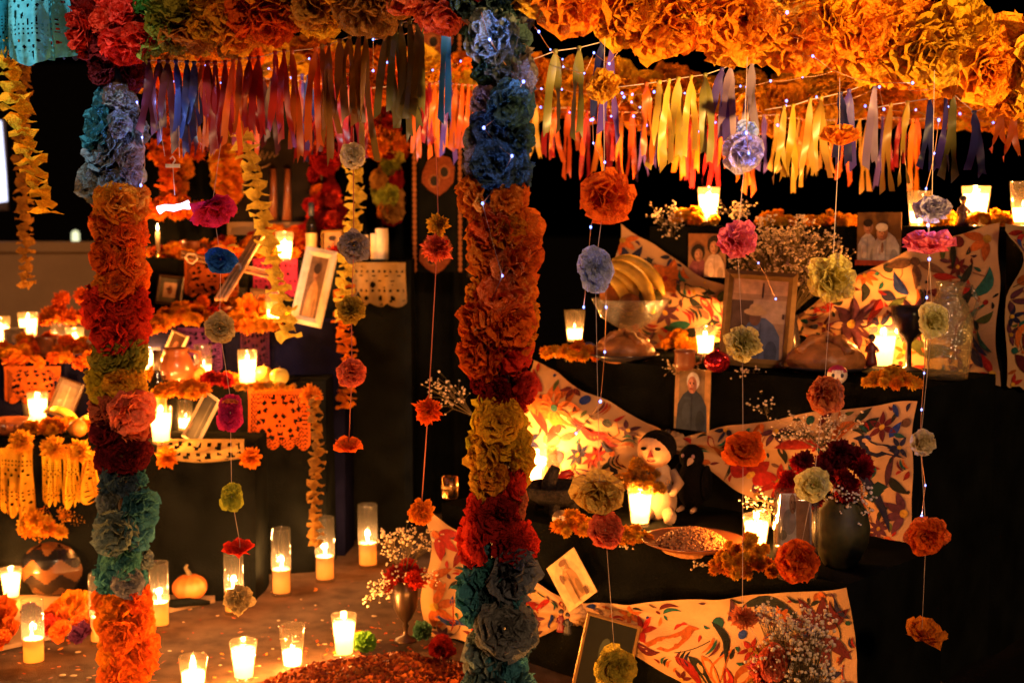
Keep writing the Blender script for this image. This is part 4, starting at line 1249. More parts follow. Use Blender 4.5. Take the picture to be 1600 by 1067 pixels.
framed('picture_frame', 'small dark framed portrait leaning below the bright votive cups', 262, 556, ZB + .03, 30, 56, .006, 'ivory', -.3, .2, .35, [('t', .5, .25, .35, .3, (.5, .3, .15)), ('e', .5, .6, .2, .18, (.35, .15, .08))], (.12, .06, .03), d=4.62)
framed('picture_frame', 'small grey framed print below the red magenta paper flower', 262, 448, ZC + .05, 40, 46, .010, 'darkwood', .1, .25, .12, [('b', .5, .5, .3, .3, (.45, .28, .18)), ('e', .5, .5, .12, .18, (.2, .08, .05))], (.10, .09, .07), d=4.85)
framed('picture_frame', 'dim grey picture leaning behind the marigolds by the tan wall', 92, 628, ZA + .02, 44, 62, .008, 'darkwood', -.2, .25, .3, [('b', .5, .5, .3, .35, (.10, .08, .06)), ('b', .5, .5, .03, .35, (.2, .16, .12))], (.08, .06, .05), d=4.5)

# dark board with chalk-like script at the back
p = P(425, 345, 5.25)
t = thing('chalk_board', 'dark board with looping pale handwriting behind the yellow streamer', 'board', p)
mb = MB(); mb.box((0, .02, .25), (.32, .02, .52)); mb.build('panel', M['board'], t)
mb = MB(); mb.box((0, -.0, -.03), (.34, .05, .05)); mb.build('ledge', M['plaster'], t)
sc = MB()
def scr(pts, r=.0035):
    sc.tube([V(((x - 425) * 5.2 / F, -.0, -(y - 345) * 5.2 / F)) for x, y in pts], r, 5)
scr([(392, 228), (398, 216), (405, 212), (408, 217), (402, 232)]); scr([(404, 248), (412, 236), (414, 250), (420, 238), (422, 248), (428, 238), (430, 246), (436, 240)])
scr([(404, 264), (418, 260), (424, 256)]); scr([(386, 280), (379, 296), (380, 303), (388, 304), (394, 292)]); scr([(400, 262), (410, 244)])
sc.build('script', M['plaster'], t)
for dx, w_ in ((4, 15), (26, 18)):
    mb = MB()
    x = (dx) * 5.2 / F
    mb.tube([V((x, -.012, .20)), V((x, -.014, .10)), V((x - .004, -.014, .0))], [.012, .014, .020], 8); mb.build('painted_leg', M['clay'], t)

# embroidered hanging at the back
p = P(684, 425, 5.2)
t = thing('wall_hanging', 'dark wall hanging with orange eye shaped medallions and scalloped edges', 'wall hanging', p)
mb = MB()
wh = pxm(82, 5.2)
H = (P(684, 40, 5.2).z - p.z)
n = 24
vs, fs = [], []
for j in range(9):
    for i in range(n + 1):
        u = i / n
        vs.append(((u - .5) * wh, .004 * math.sin(u * 14 + j * .3), H * j / 8))
for j in range(8):
    for i in range(n):
        a = j * (n + 1) + i
        fs.append((a, a + 1, a + n + 2, a + n + 1))
mb.add(vs, fs, 0, True); mb.build('cloth', M['black'], t)
mb = MB()
oc = (.20, .045, .012); oc2 = (.30, .10, .03); bk = (.02, .015, .012)
def med(cx, cz, s):
    mb.fan([V((cx + s * a, -.012, cz + s * b)) for a, b in [(-1, .2), (-.7, .9), (0, 1.3), (.7, 1.1), (1, .5), (.9, -.4), (.5, -.9), (0, -1.25), (-.6, -.9), (-1.05, -.4)]], oc)
    for dx, dz in ((-.28, -.32), (.35, .22)):
        mb.fan([V((cx + s * (dx + .36 * math.cos(k * pi / 8)), -.014, cz + s * (dz + .42 * math.sin(k * pi / 8)))) for k in range(16)], oc2)
        mb.fan([V((cx + s * (dx + .25 * math.cos(k * pi / 8)), -.016, cz + s * (dz + .31 * math.sin(k * pi / 8)))) for k in range(16)], bk)
for k, f in enumerate((.02, .34, .64, .9)):
    med((k % 2) * .012 - .006, H * f + .05, .062)
for s in (-1, 1):
    for k in range(46):
        z = H * k / 46 + .01
        mb.fan([V((s * wh * .43 + .008 * math.cos(q * pi / 4), -.012, z + .011 * math.sin(q * pi / 4))) for q in range(8)], oc2)
mb.build('medallions', M['thread'], t, colors=True)
mb = MB(); mb.tube([(-wh * .6, 0, H), (wh * .6, 0, H)], .008); mb.build('rod', M['darkwood'], t)
mb = MB(); mb.tube([(wh * .62, .0, -.02), (wh * .62, 0, H)], .012, 8); o = mb.build('side_pole', M['darkwood'], t)

# ------------------------------------------------------------------ cut paper
def papel(label, c, wpx, hpx, d, col, seed, rz=0, roll=0, skull=False, bend=.02, scal=4, name='cut_paper', z=None, hang=True, fold=0, cat='cut paper'):
    """cut-paper bunting sheet: real holes; hangs down from its top edge centre at pixel c"""
    r = random.Random(seed)
    w, h = pxm(wpx, d), pxm(hpx, d)
    nx, ny = 44, max(20, int(44 * h / w))
    def hole(u, v):
        if v < .10 or u < .04 or u > .96:
            return False
        if skull:
            x, y = (u - .5) * 2, (v - .48) * 2
            if ((x / .34) ** 2 + ((y + .02) / .42) ** 2) < 1:
                for ex in (-.13, .13):
                    if ((x - ex) / .075) ** 2 + ((y + .06) / .09) ** 2 < 1:
                        return True
                if abs(x) < .035 and .06 < y < .16:
                    return True
                if .22 < y < .29 and abs(x) < .2 and int((x + 1) * 40) % 3 != 0:
                    return True
                return False
            a = math.atan2(y, x); q = math.hypot(x, y)
            if .46 < q < .58:
                return math.sin(a * 9) > .1
            if .62 < q < .74:
                return math.sin(a * 13 + 1) > .0
            if abs(x) > .6 or abs(y) > .62:
                return ((u * 20 + v * 14) % 1 > .36) and ((u * 20 - v * 14) % 1 > .36)
            return False
        g = (u * 9 % 1 - .5) ** 2 + (v * 9 * h / w % 1 - .5) ** 2
        band = int(v * 7)
        if band % 3 == 1:
            return g < .05
        if band % 3 == 2:
            return math.sin(u * 26 + seed) * math.sin(v * 22 * h / w) > .55
        return noise.noise((u * 9, v * 9, seed)) > .42
    top = P(c[0], c[1], d)
    mb = MB()
    idx = {}
    vs, fs = [], []
    Mr = Matrix.Rotation(rz, 3, 'Z') @ Matrix.Rotation(roll, 3, 'Y')
    def vert(i, j):
        if (i, j) not in idx:
            u, v = i / nx, j / ny
            z_ = -h * v
            if v > .8:
                lim = 1 - .10 * (1 - abs(math.sin(u * pi * scal)))
                z_ = -h * min(v, .8 + (lim - .8) * (v - .8) / .2)
            y = bend * math.sin(u * 5.5 + seed) * (.25 + v) + bend * .5 * math.sin(v * 6 + u * 3) + fold * v * math.sin(u * 16)
            idx[(i, j)] = len(vs)
            vs.append(Mr @ V(((u - .5) * w * (1 - abs(fold) * 2 * (1 - v)), y, z_)))
        return idx[(i, j)]
    for j in range(ny):
        for i in range(nx):
            if not hole((i + .5) / nx, (j + .5) / ny):
                fs.append((vert(i, j), vert(i, j + 1), vert(i + 1, j + 1), vert(i + 1, j)))
    mb.add(vs, fs)
    o = mb.build(name, M['cutpaper'], None, top)
    o.color = (*(C[col] if isinstance(col, str) else col), 1)
    return tag(o, label, cat, 'cut paper sheets')
CYAN = (.10, .42, .50)
papel('bright cyan cut paper sheet with scalloped hem at the top left corner', (42, -50), 62, 148, 3.2, CYAN, 1, .2, bend=.02, fold=.01, scal=1)
papel('turquoise cut paper sheet hanging right of the bright cyan sheet', (82, -60), 60, 150, 3.25, (.07, .32, .38), 2, -.4, bend=.02, fold=.014, scal=1)
papel('deep teal cut paper sheet with a pierced flower at the left edge', (8, -60), 44, 148, 3.3, (.015, .16, .22), 3, .5, bend=.02)
papel('dull violet cut paper sheet behind the turquoise one', (118, -60), 40, 150, 3.42, (.05, .06, .16), 4, -.2, bend=.02)
ca = lamp('SPOT', 'cyan_spotlight', (-1.75, 2.2, 2.35), 130, (.55, .9, 1.0), spot_size=math.radians(26), spot_blend=.6, shadow_soft_size=.03)  # added lamp that brightens the cyan cut paper, no fixture here
aim(ca, P(45, 10, 3.2))
papel('orange cut paper sheet with a pierced skull hanging from the left altar tier', (436, 607), 100, 98, 4.30, 'redor', 5, -.1, skull=True, bend=.006)
papel('plum cut paper sheet hanging under the marigolds on the navy tier', (398, 508), 46, 72, 4.63, (.07, .02, .05), 6, 0, skull=True, bend=.006)
papel('violet cut paper sheet on the navy tier beside the clay jug', (312, 512), 70, 70, 4.635, (.10, .03, .16), 61, 0, skull=True, bend=.006)
papel('rust cut paper sheet on the highest left tier behind the reed cross', (330, 404), 84, 60, 4.875, (.40, .08, .015), 62, 0, skull=True, bend=.006)
papel('dark magenta cut paper sheet on the highest tier behind the yellow streamer', (430, 404), 70, 60, 4.875, (.22, .02, .07), 63, 0, bend=.006)
papel('dull orange cut paper sheet on the dark tier behind the grey picture', (50, 572), 90, 60, 4.55, (.36, .08, .012), 64, 0, skull=True, bend=.006)
papel('pale lace cut paper hanging in a point from the ivory candle shelf', (592, 410), 88, 70, 4.87, (.30, .19, .07), 7, -.1, bend=.012, scal=3, fold=.02)
papel('tan lace paper spread over the front of the lowest left tier', (312, 686), 140, 36, 4.07, (.48, .30, .10), 8, 0, bend=.02, scal=1)
for i, (x, y, w_, h_, cc, lb) in enumerate([(24, 700, 54, 112, 'yelor', 'amber cut paper hanging leftmost above the chevron vase'), (80, 712, 30, 80, 'yellow', 'narrow yellow cut paper hanging above the chevron vase'), (110, 706, 26, 90, 'yellow', 'bright yellow cut paper strip second from the slim post'), (140, 706, 30, 84, 'yelor', 'amber cut paper strip touching the slim post')]):
    papel(lb, (x, y), w_, h_, 4.06, cc, 20 + i, U(-.3, .3), bend=.02, fold=.02)

# ------------------------------------------------------------------ marigolds, bouquets, foliage
def heap(name, label, cx, cy, wpx, hpx, z, n, rpx, cols=('marigold', 'yelor', 'marigold', 'orange'), style='carn', cat='marigold heads', part='marigold_head', pos=None, stack=True):
    b = pos if pos is not None else onz(cx, cy + hpx * .5, z)
    d = b.y
    t = thing(name, label, cat, b)
    w, h, r = pxm(wpx, d), pxm(hpx, d), pxm(rpx, d)
    n = int(n * (1.9 if cx > 800 else 1.5)); r *= .88
    for k in range(n):
        a = U(0, 6.3); q = math.sqrt(R.random())
        x = q * w / 2 * math.cos(a); y = q * min(w * .7, .12) / 2 * math.sin(a)
        top = max(r * .7, h - 1.6 * r) * (1 - q * q)
        zz = r * .75 + (U(0, top) if stack else 0)
        rr = r * U(.8, 1.2)
        put(part, R.choice(STY[style]), t, (x, y, max(zz, rr * .55)), facing((U(-.8, .8), U(-1.2, .3), U(.1, 1))), rr, vary(C[R.choice(cols)], .14))
    return t

def gyps(parent, base, tips, seed, r=.0035, nb=9, spread=.03, name='baby_breath'):
    """fine branching stems with tiny blossoms"""
    rr = random.Random(seed)
    st, bl = MB(), MB()
    base = V(base)
    for tp in tips:
        tp = V(tp)
        mid = base.lerp(tp, .6) + V((rr.uniform(-.01, .01), rr.uniform(-.01, .01), rr.uniform(0, .015)))
        st.tube([base, mid], .0009, 4)
        for k in range(nb):
            e = tp + V((rr.gauss(0, spread), rr.gauss(0, spread), rr.gauss(0, spread * .8)))
            st.tube([mid, mid.lerp(e, .5) + V((rr.uniform(-.006, .006), 0, .004)), e], .0005, 3, cap=False)
            s = r * rr.uniform(.6, 1.3)
            bl.ell(e, (s, s, s * .8), 5, 3)
            if rr.random() < .6:
                bl.ell(e + V((rr.uniform(-.008, .008), rr.uniform(-.008, .008), rr.uniform(-.006, .008))), (s * .8, s * .8, s * .7), 5, 3)
    kind(st.build('stems', M['stalk'], parent), 'stuff'); kind(bl.build('blossoms', M['blossom'], parent), 'stuff')

def spray(label, cx, cy, wpx, hpx, d, n, seed, nb=9, r=.0035, base=None):
    b = P(cx, cy + hpx * .55, d) if base is None else base
    t = thing('baby_breath', label, 'flower spray', b)
    rr = random.Random(seed)
    tips = []
    for k in range(n):
        a = rr.uniform(0, 6.3); q = math.sqrt(rr.random())
        tips.append(P(cx + q * wpx * .42 * math.cos(a), cy + q * hpx * .42 * math.sin(a), d + rr.uniform(-.04, .04)) - b)
    gyps(t, (0, 0, 0), tips, seed, r, nb, pxm(min(wpx, hpx), d) * .10 + .006)
    return t

# right altar, top tier
def h3(label, px, off, wpx, hpx, n, rpx=10, **kw):
    return heap('marigold_heap', label, px, 0, wpx, hpx, Z3, n, rpx, pos=onalt(px, 345, off, Z3), **kw)
h3('marigold heads round the votive cup above the snapshot of two dark haired people', 1085, .97, 70, 34, 16, 11)
h3('long row of marigold heads left of the photograph of two people in white', 1300, .97, 92, 30, 24, 9)
h3('short row of marigold heads above the gilt frame', 1210, .97, 62, 28, 16, 9)
h3('marigold heads under the big candle with the figurine', 1548, .96, 80, 30, 20, 10)
h3('marigold heads behind the pink tulip flower', 1475, 1.0, 60, 26, 10, 9)
spray('tuft of baby breath at the corner of the top right tier', 1050, 345, 70, 60, alt(.15, .96)[1], 12, 31)
spray('baby breath sprig left of the pink carnation on the top tier', 1150, 330, 60, 40, alt(.3, .96)[1], 8, 32)
# big baby breath bunch in a vase behind the frame
p = onalt(1232, 520, .8, Z2)
t = thing('flower_vase', 'big bushy bunch of baby breath in a vase behind the gilt frame', 'vase', p)
mb = MB(); mb.lathe([(0, 0), (.03, 0), (.038, .04), (.03, .09), (.024, .12), (.03, .14), (.026, .14), (.02, .12), (0, .11)], 20); mb.build('vase', M['china'], t)
tips = []
for k in range(75):
    a = U(0, 6.3); q = math.sqrt(R.random())
    tips.append(P(1228 + q * 88 * math.cos(a), 402 + q * 62 * math.sin(a), p.y - .02 + U(-.09, .06)) - p)
gyps(t, (0, 0, .13), tips, 77, .0042, 11, .016)
# middle tier
heap('marigold_heap', 'marigold heads under the votive cup left of the fruit bowl', 890, 545, 90, 34, Z2, 18, 11)
heap('marigold_heap', 'marigold bunch between the loaf and the gilt frame', 1066, 528, 62, 40, Z2, 16, 12)
heap('marigold_heap', 'marigold bunch before the corner of the gilt frame', 1190, 545, 52, 52, Z2, 14, 12)
heap('marigold_heap', 'marigold heads piled around the big bright votive cup', 1392, 588, 82, 36, Z2, 26, 11)
spray('baby breath sprig below the skull with the blue crown', 885, 553, 40, 22, 3.95, 5, 35, 8)
spray('baby breath sprig at the edge below the small clay mug', 1060, 575, 50, 18, 3.72, 5, 36, 8)
spray('baby breath sprig below the gilt frame at the tier edge', 1170, 588, 60, 20, 3.6, 6, 37, 8)
spray('thin baby breath sprig standing against the black middle tier', 1205, 640, 60, 50, 3.55, 6, 38, 7)
spray('baby breath draped along the top of the cream bird runner', 1290, 672, 170, 60, 3.36, 26, 39, 9)
spray('baby breath sprig peeping out by the thick middle post', 700, 605, 60, 66, 3.8, 8, 40, 7, base=P(740, 650, 3.8))
# low tier
heap('marigold_heap', 'marigold crown held before the rag doll', 1000, 745, 92, 58, Z1 + .10, 36, 11, pos=onz(1004, 815, Z1) + V((-.010, .02, .078)), cols=('ochre', 'marigold', 'yelor'))
heap('marigold_heap', 'marigold heads beside the tiny painted skull', 898, 815, 70, 42, Z1, 16, 12)
heap('marigold_heap', 'marigold heads in front of the bright doll candle', 980, 830, 70, 36, Z1, 16, 11)
heap('marigold_heap', 'marigold pile heaped before the votive cup by the glass jar', 1160, 858, 104, 80, Z1, 34, 12)
spray('baby breath sprig under the tiny painted skull', 888, 830, 50, 26, 3.48, 6, 41, 8)
spray('baby breath sprig under the doll candle marigolds', 985, 858, 70, 30, 3.3, 8, 42, 8)
spray('baby breath sprig below the clay plate', 1105, 880, 46, 26, 3.15, 6, 43, 8)
spray('baby breath sprig left of the tall candle by the jar', 1205, 790, 70, 60, 3.2, 9, 44, 8)
p = onalt(1240, 1150, -.16, 0); p.z = .012
t = thing('flower_arrangement', 'low arrangement of pink flowers and baby breath before the flower runner', 'flowers', p)
for k in range(10):
    q = P(1205 + U(-20, 24), 1030 + U(-20, 60), p.y + U(-.05, .02))
    flower(t, 'carn', q, .03, R.choice(['coral', 'pink', 'ochre']), (U(-.6, .6), -1, U(0, .8)), name='bloom')
gyps(t, (0, 0, .05), [P(1245 + U(-55, 50), 1010 + U(-60, 55), p.y - .03 + U(-.06, .03)) - p for _ in range(46)], 45, .0042, 10, .014)
mb = MB(); mb.lathe([(0, 0), (.05, 0), (.07, .05), (.05, .06), (0, .05)], 18); mb.build('bowl', M['clay'], t)

# left altar flowers
def mg(label, px, py, z, wpx, hpx, n, rpx, cols=('orange', 'marigold'), d=None, style='carn'):
    pos = None if d is None else V((P(px, py, d).x, d, z))
    return heap('marigold_heap', label, px, py, wpx * 1.1, hpx * 1.15, z, int(n * 1.3), rpx * 1.22, cols, style, pos=pos)
mg('small marigold heads behind the blue paper flower', 380, 440, ZC + .02, 90, 40, 8, 11, d=4.8)
mg('marigold heads in front of the yellow streamer tip', 385, 515, ZC - .03, 130, 26, 10, 12, d=4.62)
mg('marigold heads around the yellow apples', 420, 602, ZB, 90, 14, 14, 6, cols=('marigold', 'ochre'))
mg('marigold heads behind the tumbler by the glazed jug', 285, 605, ZB, 70, 30, 10, 12)
mg('deep red cockscomb heads between jug and tumbler', 338, 590, ZB, 50, 26, 8, 10, cols=('crimson', 'dkred'))
mg('marigold heads on the slim post side of the navy tier', 238, 505, ZC, 40, 30, 6, 13)
mg('marigold heads high on the back tier beside the candles', 285, 392, ZD, 90, 18, 9, 10, cols=('orange', 'redor'))
mg('marigold heads by the thin white candle on the back tier', 270, 310, ZD + .14, 100, 44, 22, 11, cols=('orange', 'redor'), d=5.1)
mg('deep red flowers in front of the dark board', 510, 300, ZD + .05, 80, 90, 20, 12, cols=('crimson', 'dkred', 'red'), d=5.12)
mg('round orange heads hanging behind the long red ribbons', 610, 205, 1.42, 60, 60, 6, 14, cols=('orange', 'redor'), d=5.2)
mg('orange heads near the top of the dark board', 290, 235, 1.40, 90, 50, 8, 17, cols=('redor', 'orange'), d=5.2)
mg('orange heads in a cluster in front of the tan wall', 120, 470, ZCL + .10, 90, 70, 10, 14, cols=('redor', 'orange', 'redor'), d=4.85)
mg('row of orange heads along the edge of the dark tier', 95, 572, ZCL - .025, 150, 22, 6, 13, cols=('orange', 'redor'), d=4.56)
for i, (x, y, lb) in enumerate([(487, 618, 'single orange marigold on the corner above the skull paper'), (392, 716, 'single orange marigold on the corner of the lace paper'), (262, 715, 'single orange marigold touching the slim post above the skirting')]):
    p = P(x, y, (4.28, 4.06, 4.06)[i])
    o = put('marigold', R.choice(CARN), None, p, facing((0, -1, .2)), pxm(19, p.y), C['orange'])
    tag(o, lb, 'marigold', 'single marigolds')
for i, (x, y, lb) in enumerate([(34, 690, 'fat amber marigold leftmost above the cut papers'), (84, 700, 'fat amber marigold in the middle of the lowest left edge'), (125, 706, 'fat amber marigold nearest the slim post on the lowest left edge')]):
    p = P(x, y, 4.04)
    o = put('marigold', R.choice(CARN), None, p, facing((0, -1, .2)), pxm(21, 4.04), C['yelor'])
    tag(o, lb, 'marigold', 'amber marigolds on the table edge')
# more offerings crowding the left altar
mg('line of marigold heads along the edge of the navy tier', 330, 508, ZC - .012, 150, 16, 12, 9, cols=('orange', 'marigold'), d=4.655)
mg('line of marigold heads along the front of the highest left tier', 390, 404, ZD, 210, 14, 14, 9, cols=('orange', 'redor', 'marigold'), d=4.93)
mg('marigold heads crowding the floor candle by the carpet edge', 300, 500, ZC, 60, 26, 10, 10, d=4.74)
mg('orange heads on the lowest left tier behind the bright votive cups', 110, 640, ZA, 120, 30, 12, 11, d=4.27)
mg('orange heads between the clay jug and the skull paper', 350, 604, ZB, 60, 12, 7, 8, d=4.37)
mg('dull red heads under the reed cross', 325, 470, ZC, 70, 34, 10, 10, cols=('crimson', 'redor', 'dkred'), d=4.78)
mg('orange heads beside the ivory frame foot', 450, 512, ZC, 50, 20, 6, 9, d=4.7)
mg('orange heads behind the clay dish at the left edge', 20, 560, ZCL, 70, 26, 9, 10, d=4.62)
mg('red orange heads on the back tier beside the amber pillar candle', 545, 405, ZD, 60, 26, 8, 10, cols=('redor', 'crimson'), d=4.98)
mg('orange heads low against the dark curtain behind the highest tier', 450, 340, ZD + .05, 120, 40, 12, 11, cols=('redor', 'orange', 'dkred'), d=5.13)
for i, (x, z, d_, s_, lb) in enumerate([(352, ZC, 4.76, .8, 'small brown clay cup behind the low burning votive by the reed cross'), (405, ZD, 5.02, 1.0, 'brown clay cup on the highest left tier left of the votive cup'), (300, ZD, 5.02, 1.1, 'brown clay pot on the highest left tier between two votive cups'), (205, ZA, 4.27, 1.1, 'brown clay cup behind the slim post on the lowest tier'), (70, ZCL, 4.78, 1.2, 'brown clay pot at the back of the dark tier by the tan wall')]):
    t = thing('clay_cup', lb, 'cup', V((lx(x, d_), d_, z)), scale=s_)
    mb = MB(); mb.lathe([(0, 0), (.022, 0), (.034, .02), (.032, .05), (.036, .06), (.031, .06), (.027, .03), (0, .02)], 20); mb.build('cup', M['clay'], t)
    mb = MB(); mb.tube([(.031, 0, .05), (.05, 0, .045), (.048, 0, .025), (.032, 0, .02)], .004, 6); mb.build('handle', M['clay'], t)
for i, (x, z, d_, m_, lb) in enumerate([(345, ZD, 4.98, 'orangefruit', 'orange beside the back tier votive above the blue flower'), (365, ZD, 5.0, 'applefruit', 'yellow fruit on the highest left tier near the reed cross'), (305, ZB, 4.42, 'orangefruit', 'orange resting beside the clay jug'), (115, ZA, 4.2, 'orangefruit', 'orange beside the greenish bananas')]):
    t = thing('fruit', lb, 'fruit', V((lx(x, d_), d_, z + .028)))
    mb = MB(); mb.ell((0, 0, 0), (.03, .03, .028), 18, 10); mb.build('flesh', M[m_], t)
    mb = MB(); mb.tube([(0, 0, .026), (.001, 0, .032)], .002, 5); mb.build('stalk', M['stalk'], t)
framed('picture_frame', 'small gilt framed portrait on the highest left tier left of the ivory candles', 520, 402, ZD, 34, 46, .008, 'gold', -.1, .2, -.05, [('t', .5, .25, .35, .3, (.10, .06, .05)), ('e', .5, .62, .2, .2, (.4, .2, .1)), ('e', .5, .74, .2, .1, (.03, .02, .02))], (.3, .2, .1), d=4.97)
framed('picture_frame', 'small dark framed portrait standing behind the low votive by the reed cross', 405, 500, ZC, 36, 48, .008, 'darkwood', -.1, .2, .06, [('t', .5, .25, .35, .3, (.4, .3, .2)), ('e', .5, .62, .2, .2, (.42, .2, .1))], (.14, .08, .04), d=4.8)
framed('picture_frame', 'little ivory framed picture at the back of the dark tier by the wall', 25, 520, ZCL, 34, 44, .008, 'ivory', .15, .2, -.08, [('t', .5, .25, .35, .3, (.05, .05, .08)), ('e', .5, .62, .2, .2, (.4, .2, .1))], (.2, .12, .06), d=4.8)
mg('thick bed of orange heads filling the middle of the navy tier', 340, 492, ZC, 170, 34, 18, 10, cols=('orange', 'marigold', 'redor'), d=4.79)
mg('bed of orange heads along the back of the highest left tier', 360, 380, ZD, 230, 40, 24, 10, cols=('orange', 'redor', 'marigold', 'dkred'), d=5.08)
mg('bed of orange heads at the back of the dark tier by the wall', 80, 530, ZCL, 150, 40, 18, 11, cols=('orange', 'redor', 'marigold'), d=4.8)
mg('orange heads filling the corner between clay jug and dark bottle', 262, 596, ZB, 50, 40, 9, 10, cols=('orange', 'marigold'), d=4.46)
cz('full', 300, 398, ZD, 'votive cup on the highest left tier above the small grey framed print', 27)
cz('mid', 200, 690, ZA, 'votive cup hidden behind the slim post on the lowest tier', 34)
cz('mid', 118, 552, ZCL, 'votive cup at the end of the dark tier nearest the slim post', 28)
# chevron vase
p = onz(92, 925, .012)
t = thing('chevron_vase', 'round vase with brown and black zigzag bands full of marigolds', 'vase', p)
d = p.y
Rm, Hm = pxm(60, d), pxm(96, d)
prof = [(.55, 0), (.78, .1), (.95, .28), (1.0, .48), (.93, .68), (.74, .84), (.5, .94), (.46, 1.0)]
n = 96
vs, fs, cs = [], [], []
fine = []
for k in range(len(prof) - 1):
    for q in range(12):
        u = q / 12
        fine.append((prof[k][0] + (prof[k + 1][0] - prof[k][0]) * u, prof[k][1] + (prof[k + 1][1] - prof[k][1]) * u))
fine.append(prof[-1])
m_ = len(fine)
for r_, z_ in fine:
    for i in range(n):
        a = 2 * pi * i / n
        vs.append((Rm * r_ * math.cos(a), Rm * r_ * math.sin(a), Hm * z_))
vb = MB()
vb.v = vs
for k in range(m_ - 1):
    for i in range(n):
        j = (i + 1) % n
        tri = abs(((i + .5) / n * 8) % 1 - .5) * 2
        band = (fine[k][1] * 4.4 + tri * .8) % 2
        c = (.10, .043, .015) if band < 1 else (.006, .006, .008)
        vb.f.append((k * n + i, k * n + j, (k + 1) * n + j, (k + 1) * n + i)); vb.m.append(0); vb.sm.append(True); vb.c.append(c)
vb.build('vase_body', M['vaseglaze'], t, colors=True)
for k in range(60):
    a = U(0, 6.3); q = math.sqrt(R.random())
    flower(t, 'carn', p + V((q * Rm * 1.05 * math.cos(a), q * Rm * .8 * math.sin(a), Hm * .98 + U(.02, .125) * (1.1 - q * .6))), pxm(17, d) * U(.8, 1.2), R.choice(['marigold', 'yelor', 'orange']), (math.cos(a) * q, math.sin(a) * q - .4, .6), name='marigold_head')
# red paper scattered round the vase, on a board
b0, b1, b2, b3 = onz(-90, 1036, .012), onz(336, 940, .012), onz(336, 925, .012), onz(-90, 925, .012)
mb = MB()
zt = .022
q = [V((v.x, v.y, 0)) for v in (b0, b1, b2, b3)]
mb.add([(v.x, v.y, .010) for v in q] + [(v.x, v.y, zt) for v in q], [(4, 5, 6, 7), (0, 1, 5, 4), (1, 2, 6, 5), (2, 3, 7, 6), (3, 0, 4, 7)])
tag(mb.build('base_board', M['plaster']), 'thin pale board on the carpet under the chevron vase', 'board')
t = thing('paper_heap', 'heap of big torn red paper petals lying around the chevron vase', 'paper flowers', V((b0.x, b0.y, .02)))
for (x, y, s, c) in [(6, 960, 34, 'redor'), (20, 985, 26, 'redor'), (95, 962, 34, 'redor'), (118, 945, 32, 'orange'), (140, 968, 28, 'redor'), (75, 975, 22, 'red'), (48, 960, 24, 'plum'), (128, 990, 20, 'plum'), (5, 1000, 24, 'redor'), (100, 985, 22, 'redor')]:
    pp = onz(x, y + s * .4, .03)
    flower(t, 'tulip', pp + V((0, 0, .01)), pxm(s, pp.y), c, (U(-.6, .6), -.6, .6), name='paper_flower')

# goblet with cockscomb, petals, green ball
p = onz(634, 1012, .012) + V((0, 0, .02))
d = p.y
t = thing('goblet', 'dark metal goblet holding red cockscomb and baby breath', 'goblet', p)
hg = pxm(100, d); rg = pxm(21, d)
mb = MB(); mb.lathe([(0, 0), (rg * .85, 0), (rg * .8, .006), (rg * .2, .016), (rg * .16, hg * .2), (rg * .26, hg * .24), (rg * .16, hg * .30), (rg * .5, hg * .38), (rg * .9, hg * .55), (rg, hg * .78), (rg * .95, hg), (rg * .88, hg), (rg * .9, hg * .76), (0, hg * .5)], 24)
mb.build('cup', mat('dark_pewter', (.10, .07, .05), .32, metal=.8), t)
for k in range(9):
    flower(t, 'carn', p + V((U(-.035, .04), U(-.03, .03), hg + U(-.02, .05))), pxm(17, d), R.choice(['dkred', 'red', 'dkred']), (U(-.6, .6), -.5, .7), name='cockscomb')
gyps(t, (0, 0, hg), [P(650 + U(-50, 36), 870 + U(-40, 40), d + U(-.05, .05)) - p for _ in range(22)] + [P(600 + U(-22, 14), 915 + U(-18, 22), d) - p for _ in range(7)], 51, .004, 9, .014)
o = put('paper_ball', R.choice(BALL), None, onz(570, 1018, .012) + V((0, 0, .028)), facing((0, -.6, 1)), pxm(19, 3.6), C['green'])
tag(o, 'crumpled green paper ball beside the brightest floor candle', 'paper ball')
o = put('paper_flower', R.choice(BALL), None, P(660, 985, 3.66), facing((0, -1, .4)), pxm(16, 3.66), C['mint'])
tag(o, 'pale mint paper flower on the carpet behind the dark goblet', 'paper flower')
o = put('paper_flower', R.choice(TULIP), None, onz(690, 1030, .012) + V((0, 0, .03)), facing((0, -1, .6)), pxm(24, 3.5), C['dkred'])
tag(o, 'dark red torn paper flower at the foot of the thick middle post', 'paper flower')
# fallen petals and wax spots on the carpet
mb = MB()
rr = random.Random(21)
for k in range(420):
    q = onz(rr.uniform(-20, 720), rr.triangular(880, 1110, 1060), .016) if rr.random() < .6 else onz(rr.gauss(590, 90), rr.gauss(1015, 30), .016)
    s_ = rr.uniform(.004, .010); a = rr.uniform(0, 6.3)
    e1 = V((math.cos(a), math.sin(a), rr.uniform(-.2, .4))) * s_; e2 = V((-math.sin(a), math.cos(a), rr.uniform(-.2, .3))) * s_ * .5
    mb.add([q - e1, q + e2, q + e1, q - e2], [(0, 1, 2, 3)], c=rr.choice([(.5, .11, .012), (.6, .2, .02), (.34, .05, .012), (.2, .03, .01)]))
o = mb.build('fallen_petals', M['print'], None, colors=True)
tag(o, 'loose orange petals scattered over the brown carpet', 'petals'); kind(o, 'stuff')
mb = MB()
for k in range(46):
    q = onz(rr.uniform(20, 600), rr.uniform(905, 1075), .011)
    s_ = rr.uniform(.003, .010)
    mb.ell(q, (s_, s_ * rr.uniform(.6, 1), .0016), 9, 4)
o = mb.build('wax_spots', M['drip'], None)
tag(o, 'small spilt wax spots on the carpet between the floor candles', 'wax'); kind(o, 'stuff')
